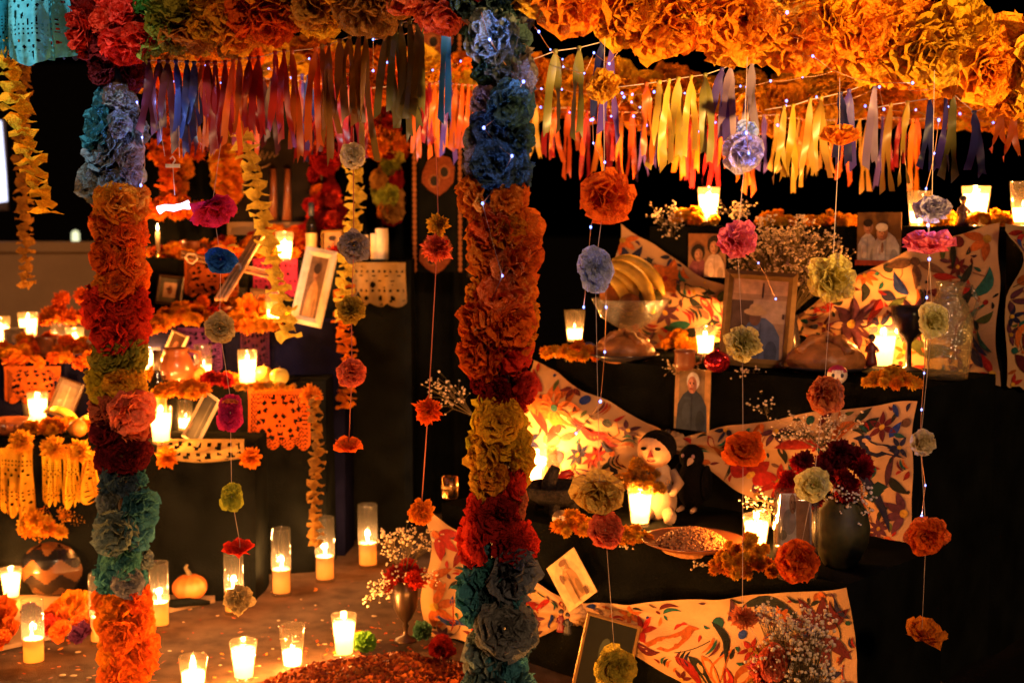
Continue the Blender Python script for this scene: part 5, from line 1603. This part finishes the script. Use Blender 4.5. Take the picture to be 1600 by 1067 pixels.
# petal mound
pc = onz(610, 1075, .012)
mb = MB()
rr = random.Random(3)
for k in range(4200):
    a = rr.uniform(0, 6.3); q = math.sqrt(rr.random())
    x, y = .33 * q * math.cos(a), .20 * q * math.sin(a)
    z = .055 * (1 - q * q) * (1 + .5 * noise.noise((x * 12, y * 12, 0)))
    s = rr.uniform(.005, .011)
    e1 = V((rr.gauss(0, 1), rr.gauss(0, 1), rr.gauss(0, .3))).normalized(); e2 = e1.orthogonal().normalized()
    c = V((x, y, z + rr.uniform(0, .008)))
    mb.add([c - e1 * s, c + e2 * s * .5, c + e1 * s, c - e2 * s * .5 + V((0, 0, s * .4))], [(0, 1, 2, 3)], c=rr.choice([(.30, .06, .010), (.36, .09, .012), (.2, .035, .008), (.13, .022, .008)]))
mb.ell((0, 0, -.004), (.32, .19, .05), 28, 8, c=(.3, .07, .012))
o = mb.build('marigold_petals', M['print'], None, pc, colors=True)
tag(o, 'mound of loose orange marigold petals on the carpet by the goblet', 'petals'); kind(o, 'stuff')

# pumpkin
p = onz(297, 938, .012)
d = p.y
rp = pxm(28, d)
t = thing('pumpkin', 'small ribbed orange pumpkin with a curled stalk on the floor', 'pumpkin', p)
mb = MB(); mb.ell((0, 0, rp * .78), (rp, rp, rp * .8), 40, 14, wob=lambda v: 1 - .07 * abs(math.cos(5 * math.atan2(v.y, v.x))) - .10 * max(0, abs(v.z) / rp - .5)); mb.build('body', M['pumpkin'], t)
mb = MB(); mb.tube([(0, 0, rp * 1.4), (-.004, 0, rp * 1.65), (-.012, 0, rp * 1.9), (-.006, 0, rp * 2.1)], [.011, .008, .006, .005], 8); mb.build('stalk', M['stalk'], t)
p = onz(275, 948, .02)
mb = MB(); mb.tube([V((-.03, 0, .012)), V((0, -.01, .014)), V((.04, 0, .016)), V((.075, .01, .012)), V((.10, .015, .010))], [.010, .014, .013, .010, .005], 8)
tag(mb.build('dark_cloth_roll', M['black'], None, p), 'crumpled dark cloth roll in front of the small pumpkin', 'cloth')

# ------------------------------------------------------------------ food and vessels on the right altar
def plate(label, loc, r, m='china', h=.02):
    mb = MB(); mb.lathe([(0, .004), (r * .5, .004), (r * .62, .008), (r * .96, h), (r, h + .002), (r * .98, h - .003), (r * .6, 0), (0, 0)], 32)
    return tag(mb.build('plate', M[m], None, loc), label, 'plate')

def loaf(label, loc, r, seed, m='bread'):
    t = thing('bread_loaf', label, 'bread', loc)
    mb = MB(); mb.ell((0, 0, r * .18), (r, r * .9, r * .52), 28, 12, wob=lambda v: 1 + .06 * noise.noise(v * 30 + V((seed, 0, 0)))); mb.build('bun', M[m], t)
    for k in range(4):
        a = k * pi / 4 * 2 + .5
        mb = MB()
        pts = []
        for i in range(7):
            u = .12 + .8 * i / 6
            pts.append((r * u * math.cos(a) * .96, r * .88 * u * math.sin(a), r * .18 + r * .54 * math.sqrt(max(0.0, 1 - u * u)) + r * .02))
        mb.tube(pts, [r * .15, r * .10, r * .13, r * .18, r * .12, r * .13, r * .16], 8); mb.build('bone_strip', M[m], t)
    mb = MB(); mb.ell((0, 0, r * .78), (r * .17, r * .17, r * .15), 10, 8); mb.build('knob', M[m], t)
    return t

p = onz(985, 562, Z2) - NIN * .03
plate('dark plate under the round loaf below the fruit bowl', p, .105)
loaf('round loaf with bone shaped strips below the fruit bowl', p + V((0, 0, .014)), .088, 1)
p = onz(1290, 582, Z2)
plate('dark plate under the long loaf on the middle right tier', p, .125)
loaf('broad loaf with knobbed crust in front of the embroidered purple flower', p + V((0, 0, .014)), .105, 2)
p = onz(1082, 856, Z1)
t = plate('clay plate heaped with rice in front of the marigold pile', p, .125, 'clay', .022)
mb = MB()
rr = random.Random(9)
for k in range(700):
    a = rr.uniform(0, 6.3); q = math.sqrt(rr.random())
    c = V((.085 * q * math.cos(a), .085 * q * math.sin(a), .012 + .034 * (1 - q * q)))
    e = V((rr.gauss(0, 1), rr.gauss(0, 1), rr.gauss(0, .5))).normalized() * .006
    mb.tube([c - e, c + e], .003, 4)
mb.ell((0, 0, .008), (.084, .084, .03), 16, 6)
o = mb.build('rice', M['rice'], None, p); tag(o, 'mound of red rice on the clay plate', 'food'); kind(o, 'stuff')

# fruit bowl
p = onz(984, 552, Z2)
d = p.y
t = thing('fruit_bowl', 'footed glass bowl with fruit below the pale blue flower', 'bowl', p)
rb, zb = pxm(60, d), pxm(40, d)
mb = MB(); mb.lathe([(0, 0), (rb * .5, 0), (rb * .48, .006), (rb * .14, .016), (rb * .12, zb * .8), (rb * .3, zb), (rb * .75, zb * 1.4), (rb, zb * 2.1), (rb * 1.02, zb * 2.15), (rb * .97, zb * 2.12), (rb * .7, zb * 1.45), (0, zb * 1.06)], 36); mb.build('bowl', M['cutglass'], t)
def fruit(label, c, r, m, sc=(1, 1, 1), cat='fruit', rz=0, dent=True):
    mb = MB(); mb.ell((0, 0, 0), (r * sc[0], r * sc[1], r * sc[2]), 20, 12, M=Matrix.Rotation(rz, 3, 'Y'), wob=lambda v: 1 - (.12 * max(0, v.z / (r * sc[2]) - .8) * 5 if dent else 0) + .02 * noise.noise(v * 40))
    t = thing('fruit', label, cat, c)
    mb.build('flesh', M[m], t)
    mb = MB(); mb.tube([(0, 0, r * sc[2] * .86), (.002, 0, r * sc[2] * 1.12)], .0018, 5); mb.build('stalk', M['stalk'], t)
    return t
zc = p.z + zb * 2.05
fruit('greenish mango at the right rim of the fruit bowl', V((p.x + rb * .42, p.y - rb * .35, zc + .015)), .042, 'greenfruit', (1.1, .9, .75), rz=.2)
fruit('red brown mamey in the middle of the fruit bowl', V((p.x - rb * .05, p.y - rb * .5, zc)), .034, 'bread', (1, .9, .9))
fruit('orange at the left rim of the fruit bowl', V((p.x - rb * .5, p.y - rb * .1, zc + .02)), .036, 'orangefruit')
fruit('brown pear resting behind the mamey in the fruit bowl', V((p.x - rb * .1, p.y - rb * .1, zc + .035)), .034, 'bread', (.9, .9, 1.1))
def bananas(label, loc, n, L, r, seed, rz=0, spread=.16, m='banana', lean=0.0):
    t = thing('banana_bunch', label, 'bananas', loc)
    t.rotation_euler = (0, lean, rz)
    for k in range(n):
        a = (k - (n - 1) / 2) * spread
        pts, rad = [], []
        for i in range(9):
            u = i / 8
            th = -.2 + 1.75 * u
            q = V((L * .62 * math.sin(th), 0, L * .62 * (math.cos(th) - 1)))
            pts.append(Matrix.Rotation(a, 3, 'Z') @ q + V((0, a * .02, 0)))
            rad.append(r * (.35 if i in (0, 8) else .75 if i in (1, 7) else 1))
        mb = MB(); mb.tube(pts, rad, 7); mb.build('banana', M[m], t)
    mb = MB(); mb.tube([(-.03, 0, -.006), (-.012, 0, .004)], .008, 7); mb.build('stalk', M['stalk'], t)
    return t
bb = P(952, 412, d - .03)
t = thing('banana_bunch', 'bunch of yellow bananas hanging over the fruit bowl', 'bananas', bb)
for k, cv in enumerate([[(950, 416), (982, 408), (1008, 432), (1020, 474)], [(950, 424), (976, 426), (996, 456), (1003, 488)], [(956, 408), (996, 398), (1024, 424), (1036, 462)], [(953, 412), (990, 416), (1016, 448), (1020, 490)], [(950, 430), (968, 440), (982, 468), (984, 492)]]):
    dk = d - .075 + (k % 3) * .022
    cp = [P(x, y, dk) - bb for x, y in cv]
    pts, rad = [], []
    for i in range(10):
        u = i / 9
        b_ = cp[0] * (1 - u) ** 3 + cp[1] * 3 * u * (1 - u) ** 2 + cp[2] * 3 * u * u * (1 - u) + cp[3] * u ** 3
        pts.append(b_); rad.append(.019 * (.35 if i in (0, 9) else .75 if i in (1, 8) else 1))
    mb = MB(); mb.tube(pts, rad, 7); mb.build('banana', M['banana'], t)
mb = MB(); mb.tube([P(944, 412, d - .05) - bb, P(954, 418, d - .05) - bb], .012, 8); mb.build('stalk', M['stalk'], t)
bananas('greenish bananas beside the bright votive cups on the lowest left tier', onz(84, 668, ZA) + V((0, 0, .06)), 3, .12, .013, 2, .2, .25)
fruit('small orange behind the slim post on the lowest left tier', onz(137, 672, ZA) + V((0, 0, .026)), .026, 'applefruit')
fruit('yellow apple right of the bright tumbler candle', onz(437, 602, ZB) + V((0, 0, .03)), .031, 'applefruit', (1, 1, .92))
fruit('yellow apple partly behind the bright tumbler candle', onz(410, 600, ZB) + V((0, .02, .03)), .031, 'applefruit', (1, 1, .95))

def skull(label, loc, r, cap=(.6, .02, .1), rz=0):
    t = thing('sugar_skull', label, 'sugar skull', loc, rotz=rz)
    mb = MB(); mb.ell((0, 0, r * .95), (r, r * 1.05, r * .95), 18, 12); mb.ell((0, -r * .35, r * .4), (r * .6, r * .55, r * .42), 14, 8); mb.build('cranium', M['sugar'], t)
    for s in (-1, 1):
        mb = MB(); mb.ell((s * r * .38, -r * .86, r * .95), (r * .24, r * .14, r * .24), 10, 6); put('eye_socket', mb.mesh('eye_socket', M['objpaint']), t, color=(.02, .02, .03))
    mb = MB(); mb.fan([V((-r * .1, -r * 1.0, r * .55)), V((r * .1, -r * 1.0, r * .55)), V((0, -r * 1.02, r * .75))]); put('nose', mb.mesh('nose', M['objpaint']), t, color=(.02, .02, .02))
    mb = MB(); mb.lathe([(r * .98, r * 1.25), (r * .8, r * 1.6), (r * .4, r * 1.88), (0, r * 1.95)], 16); put('painted_cap', mb.mesh('painted_cap', M['objpaint']), t, color=cap)
    mb = MB(); mb.box((0, -r * .86, r * .26), (r * .7, r * .12, r * .05)); put('mouth', mb.mesh('mouth', M['objpaint']), t, color=(.1, .02, .02))
    return t
skull('tiny sugar skull with a blue crown beside the round loaf', onz(920, 556, Z2), .022, (.03, .05, .16), .3)
skull('small sugar skull with pink hair beside the broad loaf', onz(1308, 600, Z2), .025, (.5, .03, .10), -.2)
skull('little painted skull nestled in marigolds on the low tier', onz(876, 822, Z1), .022, (.2, .12, .05), .4)

def figurine(label, loc, h, col, face=(.45, .2, .1)):
    t = thing('figurine', label, 'figurine', loc)
    mb = MB(); mb.lathe([(0, 0), (h * .2, 0), (h * .19, h * .12), (h * .13, h * .4), (h * .15, h * .58), (h * .1, h * .68), (h * .05, h * .72), (0, h * .73)], 14); put('robe', mb.mesh('robe', M['objpaint']), t, color=col)
    mb = MB(); mb.ell((0, 0, h * .84), (h * .105, h * .105, h * .13), 12, 8); put('head', mb.mesh('head', M['objpaint']), t, color=face)
    mb = MB(); mb.lathe([(h * .125, h * .84), (h * .12, h * .93), (h * .06, h * .99), (0, h)], 12); put('hair', mb.mesh('hair', M['objpaint']), t, color=(.03, .02, .02))
    for s in (-1, 1):
        mb = MB(); mb.tube([(s * h * .13, 0, h * .6), (s * h * .2, -h * .05, h * .45), (s * h * .06, -h * .16, h * .42)], [h * .05, h * .045, h * .035], 7); put('arm', mb.mesh('arm', M['objpaint']), t, color=col)
    return t
figurine('little dark clay figurine before the big candle on the top tier', onalt(1505, 345, .95, Z3), .085, (.13, .05, .025))
figurine('tiny dark red figurine leaning on the bright middle tier candle', onz(1361, 582, Z2) + V((0, 0, .02)), .085, (.14, .02, .02))
kp = onplane(1060, 705, *swag_plane(.47)); figurine('tiny red robed figurine on the knot of the middle runner', kp + V((-NIN.x, -NIN.y, 0)) * .05 + V((0, 0, -.005)), .075, (.5, .02, .02))
kp = onplane(903, 968, *swag_plane(0.0)); kq = kp + V((-NIN.x, -NIN.y, 0)) * .055
figurine('tiny yarn doll in black and red tied to the lowest knot, left of two', kq + DIR * -.010 + V((0, 0, -.02)), .058, (.2, .02, .02))
figurine('tiny yarn doll in dark stripes tied to the lowest knot, right of two', kq + DIR * .012 + V((0, 0, -.022)), .056, (.03, .03, .03))
o = MB(); o.ell((0, 0, 0), (.036, .036, .03), 20, 12); o.lathe([(.008, .028), (.008, .036), (.0, .038)], 8)
tag(o.build('glass_bauble', M['foil'], None, onz(1120, 582, Z2) + V((0, 0, .03))), 'shiny red foil ball at the foot of the gilt frame', 'bauble')
# small mug
p = onz(1070, 578, Z2)
t = thing('clay_mug', 'small banded clay mug under the marigold bunch', 'mug', p)
mb = MB(); mb.lathe([(0, 0), (.022, 0), (.03, .02), (.028, .045), (.031, .055), (.027, .054), (.024, .03), (0, .02)], 20); mb.build('cup', M['clay'], t)
mb = MB(); mb.tube([(.028, 0, .045), (.045, 0, .04), (.044, 0, .022), (.029, 0, .016)], .004, 6); mb.build('handle', M['clay'], t)

# bottle, goblet and jar at the right
p = onz(1415, 575, Z2) + NIN * .10
d = p.y
def bottle(label, p, h, r, m='darkglass', cap=(.03, .03, .05), lab=None, liquid=None):
    t = thing('bottle', label, 'bottle', p)
    mb = MB(); mb.lathe([(0, 0), (r * .95, 0), (r, .006), (r, h * .55), (r * .85, h * .64), (r * .36, h * .74), (r * .33, h * .95), (r * .40, h * .955), (r * .40, h * .98), (0, h * .98)], 24); mb.build('body', M[m], t)
    mb = MB(); mb.lathe([(r * .38, h * .76), (r * .50, h * .76), (r * .50, h), (0, h * 1.002)], 16); put('cap', mb.mesh('cap', M['objpaint']), t, color=cap)
    if lab:
        mb = MB(); mb.lathe([(r * 1.02, h * .16), (r * 1.02, h * .46)], 24); put('label', mb.mesh('label', M['objpaint']), t, color=lab)
    return t
hb = P(1415, 412, d).z - Z2
bottle('amber spirits bottle with a dark sleeve behind the black goblet', p, hb, pxm(26, d), 'amberglass', (.012, .012, .016))
p = onz(1411, 580, Z2) + NIN * .03
d = p.y
t = thing('goblet', 'black shiny stemmed goblet on the middle right tier', 'goblet', p)
hg = P(1411, 478, d).z - Z2; rg = pxm(29, d)
mb = MB(); mb.lathe([(0, 0), (rg * .8, 0), (rg * .75, .004), (rg * .18, .012), (rg * .15, hg * .42), (rg * .4, hg * .5), (rg * .8, hg * .6), (rg * .92, hg * .8), (rg, hg), (rg * .95, hg), (rg * .85, hg * .8), (0, hg * .55)], 28); mb.build('cup', M['china'], t)
p = onz(1474, 592, Z2) + NIN * .02
d = p.y
t = thing('glass_jar', 'moulded glass jar behind the half yellow hanging flower', 'jar', p)
hj = P(1474, 440, d).z - Z2; rj = pxm(38, d)
mb = MB(); mb.lathe([(0, 0), (rj * .8, 0), (rj * .85, .01), (rj * .95, hj * .3), (rj, hj * .55), (rj * .8, hj * .75), (rj * .5, hj * .86), (rj * .48, hj * .9), (rj * .58, hj), (rj * .52, hj), (rj * .42, hj * .9), (rj * .46, hj * .85), (rj * .75, hj * .74), (rj * .93, hj * .5), (rj * .78, .016), (0, .014)], 32); mb.build('body', M['jarglass'], t)
mb = MB(); mb.tube([(rj * .52, 0, hj * .97), (rj * .9, 0, hj * .95), (rj * 1.2, 0, hj * .8), (rj * .98, 0, hj * .6)], .006, 8); mb.build('handle', M['jarglass'], t)

# low tier: gold cup, bottle with bloom, mortar, doll, bird, jar, urn
p = onz(703, 778, Z1)
t = thing('gold_cup', 'small amber glass cup at the left corner of the low tier', 'cup', p)
mb = MB(); mb.lathe([(0, 0), (.021, 0), (.024, .006), (.024, .062), (.022, .062), (.021, .008), (0, .006)], 20); mb.build('cup', M['brass'], t)
mb = MB(); mb.lathe([(.025, .03), (.0255, .034), (.025, .038)], 20); mb.build('band', M['gold'], t)
p = onz(862, 770, Z1)
t = thing('glass_cruet', 'clear glass cruet with a faceted glass stopper beside the thick post', 'bottle', p)
mb = MB(); mb.lathe([(0, 0), (.03, 0), (.032, .01), (.030, .075), (.017, .095), (.016, .13), (.021, .134), (.017, .134), (.013, .1), (.027, .07), (.027, .01), (0, .008)], 20); mb.build('body', M['jarglass'], t)
mb = MB(); mb.ell((0, 0, .158), (.026, .026, .024), 8, 5, sm=False); mb.tube([(0, 0, .115), (0, 0, .14)], .011, 8); mb.build('stopper', M['jarglass'], t)
p = onz(868, 800, Z1)
t = thing('stone_mortar', 'rough dark volcanic stone mortar with a pestle on the low tier', 'mortar', p)
mb = MB(); mb.lathe([(0, .02), (.05, .025), (.085, .05), (.092, .075), (.084, .078), (.05, .05), (0, .045)], 28, wob=lambda a, k: 1 + .03 * math.sin(a * 5 + k)); mb.build('bowl', M['stone'], t)
for k in range(3):
    mb = MB(); a = k * 2.1 + .4
    mb.tube([(.045 * math.cos(a), .045 * math.sin(a), .03), (.06 * math.cos(a), .06 * math.sin(a), 0)], [.018, .012], 8); mb.build('foot', M['stone'], t)
mb = MB(); mb.tube([(-.02, 0, .055), (-.015, 0, .09), (.0, 0, .125)], [.024, .02, .014], 10); mb.build('pestle', M['stone'], t)
o = MB(); o.tube([(-.015, 0, 0), (0, 0, .012), (.018, 0, .018), (.03, 0, .012)], [.008, .013, .012, .004], 8)
tag(put('chili', o.mesh('chili', M['objpaint']), None, onz(880, 748, Z1 + .05) + V((0, 0, .0)), color=(.45, .02, .015)), 'dried red chili lying on the stone mortar', 'chili')
# rag doll
p = onz(1006, 815, Z1) + NIN * .05
t = thing('rag_doll', 'rag doll with round head, black hair and triangle nose on the low tier', 'doll', p, rotz=-.25)
mb = MB(); mb.ell((.012, 0, .05), (.046, .04, .058), 18, 12); mb.ell((.012, 0, .11), (.034, .03, .045), 16, 10); mb.build('body', M['whitecloth'], t)
for s in (-1, 1):
    mb = MB(); mb.tube([(.012 + s * .03, 0, .13), (.012 + s * .052, -.012, .10), (.012 + s * .034, -.035, .075)], [.013, .014, .012], 9); mb.build('arm', M['whitecloth'], t)
    mb = MB(); mb.tube([(.012 + s * .02, -.01, .025), (.012 + s * .034, -.05, .018), (.012 + s * .036, -.078, .016)], [.02, .018, .015], 9); mb.build('leg', M['whitecloth'], t)
hd = V((0, -.012, .185))
mb = MB(); mb.ell(hd, (.047, .044, .045), 22, 14); h_ = mb.build('head', M['skin'], t)
mb = MB()
mb.ell(hd + V((.006, .010, .009)), (.050, .046, .045), 22, 14); mb.build('hair', M['blackhair'], t)
for s in (-1, 1):
    mb = MB(); mb.ell(hd + V((s * .018 - .006, -.0405, .011)), (.009, .004, .005), 8, 6); mb.build('eye', M['blackhair'], h_)
mb = MB(); mb.add([hd + V((-.016, -.0435, -.012)), hd + V((.003, -.0445, -.012)), hd + V((-.006, -.0465, .009)), hd + V((-.006, -.053, -.008))], [(0, 1, 3), (1, 2, 3), (2, 0, 3)]); put('nose', mb.mesh('nose', M['objpaint']), h_, color=(.4, .02, .02))
mb = MB(); mb.tube([hd + V((-.016, -.041, -.019)), hd + V((-.006, -.043, -.023)), hd + V((.006, -.041, -.020))], .0018, 5); put('mouth', mb.mesh('mouth', M['objpaint']), h_, color=(.35, .02, .02))
# dark toy bird
p = onz(1062, 800, Z1) + NIN * .06
t = thing('toy_bird', 'black fabric toy bird with a pale beak right of the rag doll', 'toy', p, rotz=-.5)
mb = MB(); mb.ell((0, 0, .07), (.042, .055, .07), 18, 12); mb.ell((0, -.01, .145), (.034, .034, .036), 16, 10); mb.build('body', M['blackhair'], t)
mb = MB(); mb.lathe([(.010, 0), (.006, .014), (0, .03)], 8, M=Matrix.Translation((.008, -.036, .142)) @ Matrix.Rotation(2.0, 4, 'X')); put('beak', mb.mesh('beak', M['objpaint']), t, color=(.5, .32, .2))
for s in (-1, 1):
    mb = MB(); mb.ell((s * .04, .0, .075), (.012, .04, .05), 10, 8); mb.build('wing', M['blackhair'], t)
    mb = MB(); mb.ell((s * .014, -.038, .152), (.006, .004, .006), 8, 6); put('eye', mb.mesh('eye', M['objpaint']), t, color=(.4, .2, .2))
    mb = MB(); mb.tube([(s * .018, -.03, .006), (s * .02, -.06, .004)], [.008, .005], 6); put('foot', mb.mesh('foot', M['objpaint']), t, color=(.45, .3, .2))
# glass jar with red jelly and a print behind
p = onz(1242, 900, Z1)
d = p.y
t = thing('glass_jar', 'square glass jar with red jelly behind the red orange flower', 'jar', p)
wj = pxm(64, d); hj = P(1242, 768, d).z - Z1
mb = MB()
sq = lambda r, z: [(r * sx, r * sy, z) for sx, sy in ((-1, -1), (1, -1), (1, 1), (-1, 1))]
def sqlathe(mb, prof):
    vs, fs = [], []
    for k, (r, z) in enumerate(prof):
        n = 16
        for i in range(n):
            a = 2 * pi * (i + .5) / n
            c, s_ = math.cos(a), math.sin(a)
            q = 1 / (abs(c) ** 6 + abs(s_) ** 6) ** (1 / 6)
            vs.append((r * c * q, r * s_ * q, z))
    for k in range(len(prof) - 1):
        for i in range(16):
            j = (i + 1) % 16
            fs.append((k * 16 + i, k * 16 + j, (k + 1) * 16 + j, (k + 1) * 16 + i))
    mb.add(vs, fs, 0, True)
w2 = wj / 2
sqlathe(mb, [(0, 0), (w2 * .92, 0), (w2, .008), (w2, hj * .92), (w2 * .96, hj), (w2 * .92, hj), (w2 * .95, .012), (0, .010)]); mb.build('jar', M['glass'], t)
mb = MB(); sqlathe(mb, [(0, .012), (w2 * .9, .012), (w2 * .92, hj * .34), (0, hj * .34)]); mb.build('jelly', M['redliquid'], t)
flatcard(t, 'print', w2 * 1.7, hj * .6, Matrix.Translation((0, w2 * .2, hj * .36)) @ Matrix.Rotation(-.12, 4, 'X'), [('b', .75, .5, .2, .5, (.4, .2, .08)), ('e', .35, .45, .2, .25, (.32, .3, .26)), ('e', .45, .8, .1, .2, (.3, .16, .08)), ('e', .15, .2, .12, .1, (.2, .2, .14))], (.6, .54, .44))
# dark urn with cockscomb
p = onz(1302, 888, Z1) + NIN * .03
d = p.y
t = thing('clay_urn', 'dark glazed round urn filled with deep red cockscomb flowers', 'urn', p)
ru = pxm(46, d); hu = P(1302, 772, d).z - Z1
mb = MB(); mb.lathe([(0, 0), (ru * .5, 0), (ru * .62, .01), (ru * .95, hu * .35), (ru, hu * .55), (ru * .88, hu * .78), (ru * .62, hu * .94), (ru * .66, hu), (ru * .58, hu), (ru * .5, hu * .9), (0, hu * .8)], 36); mb.build('pot', M['barro'], t)
for k in range(24):
    a = U(0, 6.3); q = math.sqrt(R.random())
    flower(t, 'carn', P(1292 + q * 66 * math.cos(a), 745 + q * 42 * math.sin(a), d + U(-.06, .05)), pxm(19, d) * U(.8, 1.2), R.choice(['dkred', 'maroon', 'crimson', 'dkred']), (U(-.6, .6), -.7, U(0, .9)), name='cockscomb')
for k in range(6):
    flower(t, 'carn', P(1226 + U(-8, 12), 745 + k * 9, d - .02), pxm(13, d), 'red', (U(-.6, .2), -.8, U(-.1, .5)), name='cockscomb')
for k in range(10):
    q = P(1310 + U(-50, 50), 780 + U(-20, 10), d + .02) - p
    mb = MB(); mb.fan([q, q + V((.02, -.01, .02)), q + V((.045, -.012, U(0, .03))), q + V((.02, 0, -.012))]); mb.build('leaf', M['leaf'], t)
gyps(t, (0, 0, hu), [P(1330 + U(-26, 30), 790 + U(-28, 22), d - .05) - p for _ in range(9)], 61, .004, 7, .014)

# ------------------------------------------------------------------ left altar vessels and reed cross
a, b = P(338, 468, 4.45), P(402, 362, 4.75)
t = thing('reed_cross', 'cross of tied reed sticks leaning behind the blue paper flower', 'cross', a)
for o_ in (0, .014, .028):
    mb = MB(); mb.tube([V((o_, 0, 0)), (b - a) * .5 + V((o_, .004, 0)), b - a + V((o_, 0, 0))], .0075, 7); mb.build('stick', M['reed'], t)
c0, c1 = P(284, 400, 4.66), P(418, 432, 4.60)
for o_ in (0, .014):
    mb = MB(); mb.tube([c0 - a + V((0, 0, o_)), c1 - a + V((0, 0, o_))], .0065, 7); mb.build('crossbar_stick', M['reed'], t)
for (x, y) in ((368, 420), (299, 404)):
    mb = MB(); q = P(x, y, 4.58) - a
    mb.tube([q + V((.02 * math.cos(k), .014 * math.sin(k * 2), .018 * math.sin(k))) for k in range(8)], .003, 5); mb.build('twine', M['string'], t)
p = onz(277, 598, ZB)
t = thing('clay_jug', 'brown glazed clay jug with a looped handle beside the tumbler', 'jug', p)
mb = MB(); mb.lathe([(0, 0), (.03, 0), (.055, .02), (.06, .05), (.045, .085), (.035, .1), (.042, .115), (.037, .115), (.03, .1), (0, .08)], 26); mb.build('pot', M['clay'], t)
mb = MB(); mb.tube([(.04, 0, .108), (.075, 0, .10), (.08, 0, .065), (.056, 0, .04)], .006, 8); mb.build('handle', M['clay'], t)
p = onz(245, 690, ZA) + V((0, .12, 0))
bottle('dark long necked bottle standing against the slim post', V((P(245, 600, 4.3).x, 4.31, ZA)), P(245, 548, 4.3).z - ZA, .026, 'darkglass', (.05, .03, .02), (.45, .16, .05))
p = onz(595, 408, ZD)
for i, (x, y, h_, lb) in enumerate([(586, 410, 40, 'shorter ivory pillar candle on the lace shelf'), (597, 410, 48, 'taller ivory pillar candle on the lace shelf'), (572, 411, 38, 'slim amber pillar candle left of the ivory pair')]):
    q = V((P(x, y, 4.95).x, 4.95, ZD + .001))
    hh = pxm(h_, 4.95); rr_ = pxm((7, 10, 4)[i], 4.95)
    t = thing('pillar_candle', lb, 'candle', q, 'unlit pillar candles')
    mb = MB(); mb.lathe([(0, 0), (rr_, 0), (rr_, hh * .97), (rr_ * .9, hh), (0, hh * .97)], 16); mb.build('wax', M['ivory'], t)
    mb = MB(); mb.tube([(0, 0, hh * .95), (.001, 0, hh + .01)], .0012, 5); mb.build('wick', M['wick'], t)
q = V((P(247, 395, 5.0).x, 5.0, ZD + .001))
t = thing('taper_candle', 'thin white taper candle glowing by the slim post', 'candle', q)
mb = MB(); mb.lathe([(0, 0), (.008, 0), (.008, .10), (0, .102)], 12); mb.build('wax', M['wax'], t)
mb = MB(); mb.lathe([(0, .104), (.004, .110), (.0035, .118), (.001, .13), (0, .132)], 10); mb.build('flame', M['flame'], t)
mb = MB(); mb.lathe([(0, 0), (.03, .001), (.032, .006), (.012, .012), (.010, .03)], 16); mb.build('holder', M['brass'], t)
l = lamp('POINT', 'candle_light', (0, -.012, .12), 2.0, (1, .42, .1), shadow_soft_size=.01); l.parent = t
# striped bottle and red bouquet vase near the ivory frame
bottle('slim bottle with a pale label in front of the deep red flowers', V((P(487, 380, 5.0).x, 5.0, ZD)), pxm(88, 5.0), .022, 'darkglass', (.02, .03, .06), (.5, .33, .18))
p = onz(22, 640, ZA)
t = thing('clay_dish', 'round carved clay dish at the left edge of the lowest tier', 'dish', V((P(12, 660, 4.3).x, 4.28, ZA)))
mb = MB(); mb.lathe([(0, 0), (.05, 0), (.075, .02), (.078, .045), (.07, .045), (.05, .02), (0, .015)], 26); mb.build('dish', M['clay'], t)
mb = MB()
for k in range(16):
    a_ = 2 * pi * k / 16
    mb.ell((.077 * math.cos(a_), .077 * math.sin(a_), .03), (.008, .008, .010), 6, 4)
mb.build('beading', M['clay'], t)
for i, (x, y, lb) in enumerate([(60, 560, 'dried corn leaf fan leaning beside the slim post')]):
    q = onz(125, 555, ZCL)
    t = thing('leaf_fan', lb, 'dried leaves', q)
    for k in range(5):
        a_ = .35 + k * .16
        mb = MB(); mb.add([V((0, 0, .004)), V((.16 * math.cos(a_) - .012, -.02, .16 * math.sin(a_))), V((.18 * math.cos(a_), -.02, .18 * math.sin(a_))), V((.16 * math.cos(a_) + .016, -.015, .16 * math.sin(a_) - .01)), V((.012, 0, .0))], [(0, 1, 2, 3, 4)]); mb.build('leaf', M['ivory'], t)

_seen = {}
for o in S.objects:
    if o.parent is None and 'label' in o:
        if o['label'] in _seen:
            print('DUPLICATE LABEL', o['label'])
        _seen[o['label']] = 1
        nw = len(o['label'].split())
        if nw < 4 or nw > 16:
            print('LABEL LENGTH', nw, o['label'])
print('top-level things', len(_seen), 'objects', len(S.objects), 'lamps', len([o for o in S.objects if o.type == 'LIGHT']))
